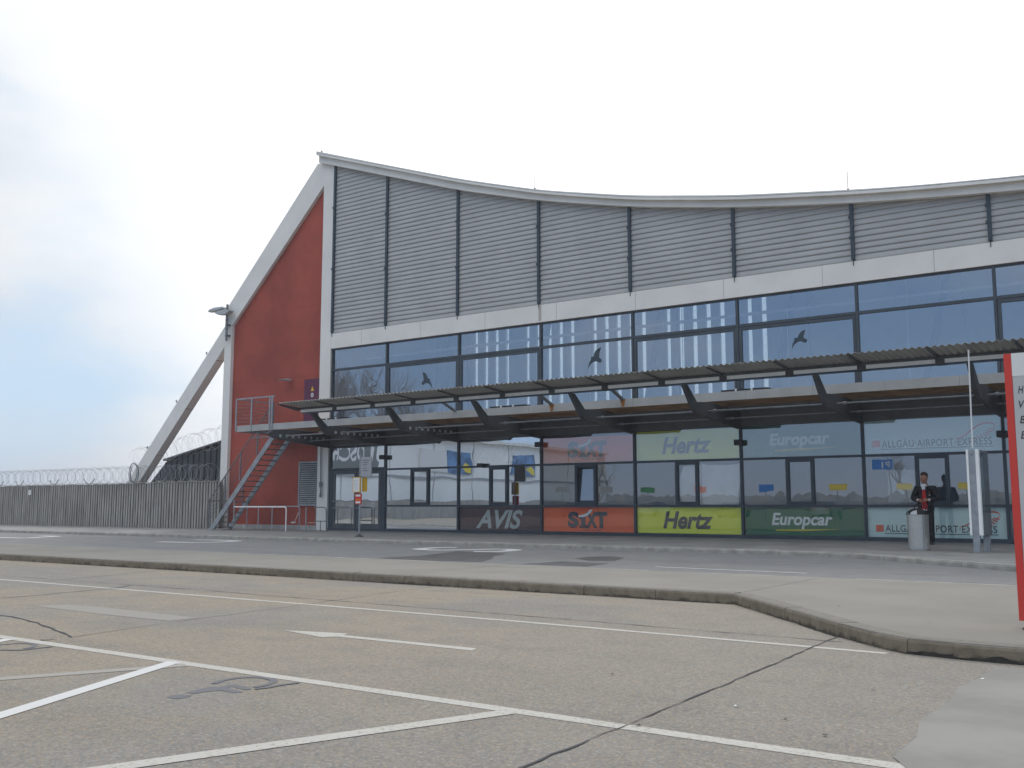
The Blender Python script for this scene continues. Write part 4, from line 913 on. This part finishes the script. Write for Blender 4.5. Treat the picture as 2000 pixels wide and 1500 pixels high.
TT = thing('totem_sign', 'tall white information totem with red left edge on the island', 'sign', (-.7, -18.3, .115))
tx0, tx1, tzt = -1.352, -.05, 2.245
obj('panel', B().box(tx0 + .055, tx1, -18.36, -18.20, .175, 2.062), mat('light grey totem panel', (.50, .505, .505), .45, var=.04), TT, bevel=.004)
obj('header_panel', B().box(tx0 + .055, tx1, -18.36, -18.20, 2.063, tzt), M_signw, TT)
obj('edge_stripe', B().box(tx0, tx0 + .054, -18.362, -18.20, .175, tzt), mat('coral red stripe', (.62, .055, .04), .5), TT)
obj('foot', B().box(tx0 + .035, tx0 + .16, -18.33, -18.24, .11, .176).box(tx0 + .02, tx0 + .2, -18.36, -18.2, .11, .122), M_steel, TT)
obj('foot', B().box(-.3, -.17, -18.33, -18.24, .11, .176), M_steel, TT)
for ch, z in (('H', 1.925), ('V', 1.81), ('B', 1.69), ('E', 1.57)): lettering(ch, -1.262, -1.222, z, z + .058, -18.361, M_text, TT, .01, .25)

# ---------------------------------------------------------------- the man with the phone
def skinned(name, V, E, m, parent, root=0, sub=2):
    org = ORG[parent.name]
    me = bpy.data.meshes.new(name); me.from_pydata([v[0] for v in V], E, []); me.update()
    o = bpy.data.objects.new('tmp', me); COL.objects.link(o)
    sk = o.modifiers.new('skin', 'SKIN'); sk.use_smooth_shade = True
    for k, v in enumerate(V):
        r = v[1]; me.skin_vertices[0].data[k].radius = (r, r) if not isinstance(r, tuple) else r
        me.skin_vertices[0].data[k].use_root = (k == root)
    if sub: s = o.modifiers.new('sub', 'SUBSURF'); s.levels = sub; s.render_levels = sub
    dg = bpy.context.evaluated_depsgraph_get(); dg.update()
    nm = bpy.data.meshes.new_from_object(o.evaluated_get(dg)); bpy.data.objects.remove(o)
    nm.materials.clear(); nm.materials.append(m); nm.shade_smooth()
    p = bpy.data.objects.new(name, nm); COL.objects.link(p); p.parent = parent; ORG[p.name] = org
    p.location = (0, 0, 0); return p
PM = thing('person', 'man in black suit and red vest leaning by the window, looking down at his phone', 'person', (-5.97, -1.10, .105))
# figure faces -Y; local coordinates from the feet
V = [((0, .02, .95), (.15, .10)), ((0, .02, 1.12), (.13, .09)), ((0, .015, 1.29), (.14, .09)), ((0, .01, 1.41), (.065, .06)), ((0, -.01, 1.485), (.055, .055)), ((0, -.03, 1.54), (.06, .065)), ((0, -.05, 1.60), (.085, .10)), ((0, -.045, 1.67), (.082, .095)), ((0, -.03, 1.72), (.04, .045)),
     ((0, -.135, 1.565), .012), ((0, -.15, 1.555), .008),
     ((.17, .015, 1.34), .045), ((.27, .02, 1.12), .042), ((.10, -.22, 1.085), .027), ((.065, -.25, 1.085), (.028, .018)),
     ((-.17, .015, 1.34), .045), ((-.30, .02, 1.12), .042), ((-.12, -.20, 1.08), .027), ((-.08, -.235, 1.075), (.028, .018)),
     ((.09, .02, .88), .085), ((.10, .0, .50), .055), ((.105, .035, .08), .032), ((.115, -.08, .035), .022),
     ((-.09, .02, .88), .085), ((-.10, .01, .50), .055), ((-.113, .035, .08), .032), ((-.12, -.08, .035), .022),
     ((.078, -.03, 1.60), .012), ((-.078, -.03, 1.60), .012)]
E = [(0, 1), (1, 2), (2, 3), (3, 4), (4, 5), (5, 6), (6, 7), (7, 8), (5, 9), (9, 10), (3, 11), (11, 12), (12, 13), (13, 14), (3, 15), (15, 16), (16, 17), (17, 18), (0, 19), (19, 20), (20, 21), (21, 22), (0, 23), (23, 24), (24, 25), (25, 26), (6, 27), (6, 28)]
def finger(base, pts, r=.009):
    k = len(V); prev = base
    for p in pts: V.append((p, r)); E.append((prev, len(V) - 1)); prev = len(V) - 1; r *= .92
for j in range(4):
    z = 1.105 - j * .018; finger(14, [(.045, -.262 - .002 * j, z), (.020, -.275, z - .002), (.002 + .003 * j, -.268, z - .004)], .0095)
    finger(18, [(-.055, -.25, z - .008), (-.028, -.262, z - .010), (-.008 - .003 * j, -.255, z - .012)], .0095)
finger(14, [(.05, -.235, 1.118), (.025, -.238, 1.128)], .011); finger(18, [(-.06, -.222, 1.108), (-.035, -.228, 1.120)], .011)
skinned('body', V, E, M_skin, PM)
J = [((0, .03, .78), (.20, .14)), ((0, .03, .98), (.20, .145)), ((0, .025, 1.18), (.20, .145)), ((0, .02, 1.33), (.215, .145)), ((0, .02, 1.44), (.165, .12)), ((.185, .02, 1.38), .085), ((.28, .03, 1.12), .074), ((.14, -.17, 1.09), .06), ((-.185, .02, 1.38), .085), ((-.30, .03, 1.12), .074), ((-.15, -.16, 1.085), .06)]
skinned('jacket', J, [(0, 1), (1, 2), (2, 3), (3, 4), (4, 5), (5, 6), (6, 7), (4, 8), (8, 9), (9, 10)], M_suit, PM)
TR_ = [((0, .03, .90), (.15, .11)), ((.095, .03, .84), .095), ((.105, .01, .50), .078), ((.105, .03, .05), .068), ((-.095, .03, .84), .095), ((-.105, .02, .50), .078), ((-.115, .03, .05), .068)]
skinned('trousers', TR_, [(0, 1), (1, 2), (2, 3), (0, 4), (4, 5), (5, 6)], M_suit, PM)
def loc(b): 
    o = ORG[PM.name]; b.v = [tuple(Vector(v) + o) for v in b.v]; return b
obj('vest', loc(B().prism([(-.055, .86), (.06, .86), (.062, 1.1), (.045, 1.30), (.0, 1.36), (-.035, 1.30), (-.05, 1.1)], -.152, -.06)), M_vest, PM, bevel=.012)
obj('shirt', loc(B().prism([(-.07, 1.44), (-.045, 1.36), (.0, 1.28), (.04, 1.36), (.07, 1.44), (.035, 1.475), (-.035, 1.475)], -.146, -.03).box(-.05, .055, -.156, -.08, .83, .862)), M_shirt, PM, bevel=.008)
for s_ in (1, -1): obj('lapel', loc(B().prism([(s_ * .045, 1.42), (s_ * .10, 1.40), (s_ * .115, 1.28), (s_ * .07, 1.10), (s_ * .062, 1.0), (s_ * .058, 1.2)], -.160, -.10)), M_suit, PM)
obj('name_badge', loc(B().box(.115, .15, -.150, -.105, 1.19, 1.215)), M_signg, PM)
H = [((0, .02, 1.60), (.075, .05)), ((0, .005, 1.68), (.098, .105)), ((0, -.04, 1.725), (.088, .085)), ((0, -.115, 1.685), (.074, .036))]
skinned('hair', H, [(0, 1), (1, 2), (2, 3)], M_hair, PM)
for s_ in (1, -1):
    skinned('shoe', [((s_ * .11, .05, .05), .055), ((s_ * .115, -.06, .045), (.054, .045)), ((s_ * .12, -.17, .035), (.046, .034))], [(0, 1), (1, 2)], M_shoe, PM)
    obj('eye', loc(B().box(s_ * .03 - .012, s_ * .03 + .012, -.135, -.125, 1.588, 1.594)), M_hair, PM)
    obj('shirt_cuff', loc(B().tube([(s_ * .13, -.185, 1.088), (s_ * .112, -.205, 1.085)], .034, 10)), M_shirt, PM)
b = B().box(-.045, .035, -.275, -.20, 1.098, 1.108); o_ = ORG[PM.name]; b.v = [tuple(Vector(v) + o_) for v in b.v]
obj('phone', b, M_black, None, tuple(o_ + Vector((0, -.24, 1.10))), bevel=.003, label='small dark mobile phone held in both hands by the man in the suit', cat='phone')

# ---------------------------------------------------------------- what the glass reflects: the far side of the car park
HB = thing('white_hall', 'long white metal hall mirrored in the glass beside the entrance door', 'building', (-66, -50, 0))
obj('wall', B().box(-74, -60, -77, -24, 0, 7.2), M_bwall, HB)
b = B()
for k in range(9): y = -75 + 6 * k; b.box(-59.99, -59.96, y, y + .06, 0, 7.2)
b.box(-59.99, -59.9, -77, -24, 3.55, 3.75); obj('cladding_joint', b, M_signg, HB, kind='stuff')
pn = obj('name_panel', B().box(-59.99, -59.86, -37.0, -30.6, 4.1, 6.7), M_bgrey, HB)
lettering('LOSCH', -36.5, -31.75, 4.7, 6.2, -59.85, M_signw, pn, .03, 0, plane='x')
M_bill = mat('printed blue billboard', (.10, .22, .42), .6, var=.5, vs=.9)
for y0, y1, mm_ in ((-50.5, -47.0, M_bill), (-61.5, -57.5, M_bill), (-46.9, -43.0, M_signw)):
    pp = obj('billboard', B().box(-59.99, -59.8, y0, y1, 4.2, 6.3), mm_, HB)
    if mm_ is M_bill: obj('poster_motif', B().prism([(y0 + .2, 4.3), (y0 + 1.2, 4.4), (y0 + 1.7, 4.8), (y0 + 1.0, 5.2), (y0 + .3, 4.9)], -59.795, -59.78, axis=0), M_yels, pp)
obj('roof', B().box(-74.4, -59.5, -77.4, -23.6, 7.2, 7.5), M_whited, HB)
FN2 = obj('board_fence', B().box(-58, -57.9, -80, -24, 0, 1.5), M_fence, None, (-58, -50, 0), label='grey board fence mirrored in the entrance doors', cat='fence')
def car(x, y, rz, col, label):
    t = thing('parked_car', label, 'car', (0, 0, 0), 'cars in the car park seen in reflection')
    b = B(); side = [(-2.1, .35), (-2.12, .75), (-1.9, .92), (-1.15, 1.0), (1.25, 1.02), (1.95, .92), (2.1, .72), (2.1, .32)]
    b.prism(side, -.86, .86); obj('body', b, col, t, bevel=.06)
    c = B(); c.v = [(-1.2, -.78, 1.0), (1.75, -.78, 1.0), (1.75, .78, 1.0), (-1.2, .78, 1.0), (-.45, -.62, 1.46), (1.2, -.62, 1.46), (1.2, .62, 1.46), (-.45, .62, 1.46)]
    c.f = [(0, 1, 5, 4), (1, 2, 6, 5), (2, 3, 7, 6), (3, 0, 4, 7), (0, 3, 2, 1), (4, 5, 6, 7)]; gs = obj('cabin_glass', c, M_carglass, t)
    obj('roof', B().box(-.45, 1.2, -.63, .63, 1.45, 1.50), col, t, bevel=.02)
    for wx in (-1.3, 1.3):
        for wy in (-.84, .84):
            w_ = obj('wheel', B().tube([(wx, wy - .09, .32), (wx, wy + .09, .32)], .32, 18), M_tyre, t); obj('rim', B().tube([(wx, wy - .1, .32), (wx, wy + .1, .32)], .19, 12), M_gal, w_)
    for wy in (-.6, .6): obj('headlight', B().box(-2.14, -2.05, wy - .16, wy + .16, .66, .78), M_signw, t); obj('tail_light', B().box(2.04, 2.13, wy - .16, wy + .16, .70, .84), M_signred, t)
    t.location = (x, y, 0); t.rotation_euler = (0, 0, R(rz)); return t
paints = [('white', (.7, .7, .7)), ('silver', (.45, .46, .48)), ('dark blue', (.03, .05, .12)), ('white', (.7, .7, .7)), ('beige', (.3, .26, .2)), ('light grey', (.5, .5, .5)), ('white', (.7, .7, .7))]
for k, (nm, c) in enumerate(paints):
    car(-72 + k * 8.6, -62 - (k % 2) * .6, 90 + random.uniform(-4, 4), mat(nm + ' car paint', c, .3, spec=.6), nm + ' car parked across from the ' + ('entrance door', 'maroon panel', 'orange panel', 'lime panel', 'green panel', 'bin', 'totem')[k] + ', mirrored in the glass')
signs = [(-33.1, M_signg), (-30.0, M_signg), (-27.2, M_greens), (-23.9, M_oranges), (-20.1, M_blue), (-16.2, M_yels), (-12.9, M_yels), (-10.1, M_yels)]
cn = ('grey', 'grey', 'green', 'orange', 'blue', 'yellow', 'yellow', 'yellow'); wh = ('left of the tree', 'beside the tilted window', 'left of the white blind', 'beside the white blind', 'over the green panel', 'right of the green panel window', 'left of the man', 'by the display case')
for k, (x, m) in enumerate(signs):
    t = thing('parking_sign', 'small %s parking row sign on a pole, mirrored %s' % (cn[k], wh[k]), 'sign', (x, -25 - 6, 0), 'parking row signs seen in reflection')
    xx = x * (58 / 52.); zz = 1.05 + (2.0 - 1.05) * (58 / 52.)
    t.location = (xx, -31, 0); ORG[t.name] = Vector((xx, -31, 0))
    obj('pole', B().tube([(xx, -31, 0), (xx, -31, zz + .2)], .03, 6), M_gal, t); obj('plate', B().box(xx - .45, xx + .45, -30.96, -30.92, zz - .18, zz + .18), m, t)
t = thing('car_park_sign', 'blue P1 car park sign on a tall pole, mirrored beside the man', 'sign', (-15.5, -31, 0))
obj('pole', B().tube([(-15.3, -31, 0), (-15.3, -31, 3.6)], .04, 6), M_gal, t); pp = obj('plate', B().box(-16.1, -15.0, -30.96, -30.92, 3.05, 3.7), M_blue, t)
vs, fs = text_mesh('P1', .02); b = B(); b.v = [(-15.2 - u * .5, -30.915 + e, 3.15 + w * .42) for u, w, e in vs]; b.f = fs; obj('lettering', b, M_signw, pp)
# bare trees
def bare_tree(x, y, h, label, seed, dens=1.0, group='bare winter trees seen in reflection'):
    random.seed(seed); t = thing('bare_tree', label, 'tree', (x, y, 0), group)
    tk = B(); cr = B()
    def grow(p, d, ln, r, lv, out):
        q = p + d * ln; md = p.lerp(q, .5) + Vector((random.uniform(-1, 1), random.uniform(-1, 1), 0)) * ln * .05
        out.tube([p, md, q], [r, r * .8, r * .6], 5 if lv < 2 else 3, cap=False)
        if lv >= 4: return
        for _ in range(int((3, 4, 4, 4)[lv] * dens)):
            nd = (d + Vector((random.uniform(-.8, .8), random.uniform(-.8, .8), random.uniform(-.15, .6)))).normalized(); s_ = random.uniform(.45, 1)
            grow(p.lerp(q, s_), nd, ln * random.uniform(.55, .8), r * .5, lv + 1, cr)
    grow(Vector((x, y, 0)), Vector((0, 0, 1)), h * .42, h * .018, 0, tk)
    obj('trunk', tk, M_bark, t); obj('crown', cr, M_twig, t)
bare_tree(-42.2, -45, 5.2, 'thin bare tree mirrored in the orange panel', 1)
bare_tree(-22, -62, 6.5, 'bare tree mirrored over the dark green panel', 2)
for k, (x, y, h) in enumerate(((-112, -78, 24), (-104, -84, 21), (-121, -72, 25), (-98, -86, 18), (-92, -90, 15), (-128, -66, 24), (-117, -80, 23), (-108, -74, 22))):
    bare_tree(x, y, h, 'tall bare tree beyond the white hall, number %d of the mirrored grove from its left' % (k + 1) if False else 'tall bare tree in the grove mirrored in the upper left windows', 20 + k, 1.5, 'bare grove mirrored in the upper windows')

hz = B(); hz.box(-3100, 3100, -3100, 3100, -1.5, 26)  # air volume added to imitate lens veil and lift the dark tones
hm = bpy.data.materials.new('thin pale lens veil'); hm.use_nodes = True; ht = hm.node_tree; ht.nodes.clear()
ho = ht.nodes.new('ShaderNodeOutputMaterial'); hv = ht.nodes.new('ShaderNodeVolumePrincipled'); hv.inputs['Color'].default_value = (.93, .95, 1, 1); hv.inputs['Density'].default_value = .0011
ht.links.new(hv.outputs[0], ho.inputs['Volume'])
obj('added_veil', hz, hm, None, (0, 0, 0), kind='stuff')
# far tree line behind the car park, one uncountable mass
random.seed(31); b = B(); x = -420
while x < 120:
    w_ = random.uniform(2.5, 5); h_ = random.uniform(3.4, 4.8); y = -235 + random.uniform(-14, 14)
    prof = [(h_ * .0 + w_ * .5, 0), (w_ * .62, h_ * .3), (w_ * .6, h_ * .6), (w_ * .35, h_ * .88), (0, h_)]
    i0 = len(b.v); n_ = 7
    for r_, z in prof:
        for q in range(n_):
            t_ = 2 * math.pi * q / n_; k_ = 1 + random.uniform(-.18, .18); b.v.append((x + r_ * k_ * math.cos(t_), y + r_ * k_ * math.sin(t_), z * (1 + random.uniform(-.05, .05))))
    for k in range(len(prof) - 1):
        for q in range(n_):
            a_ = i0 + k * n_; b.f.append((a_ + q, a_ + (q + 1) % n_, a_ + n_ + (q + 1) % n_, a_ + n_ + q))
    x += random.uniform(.6, 1.5)
obj('woodland', b, mat('far winter woodland', (.20, .20, .175), 1, var=.35, vs=.6), None, (-150, -235, 0), kind='stuff')
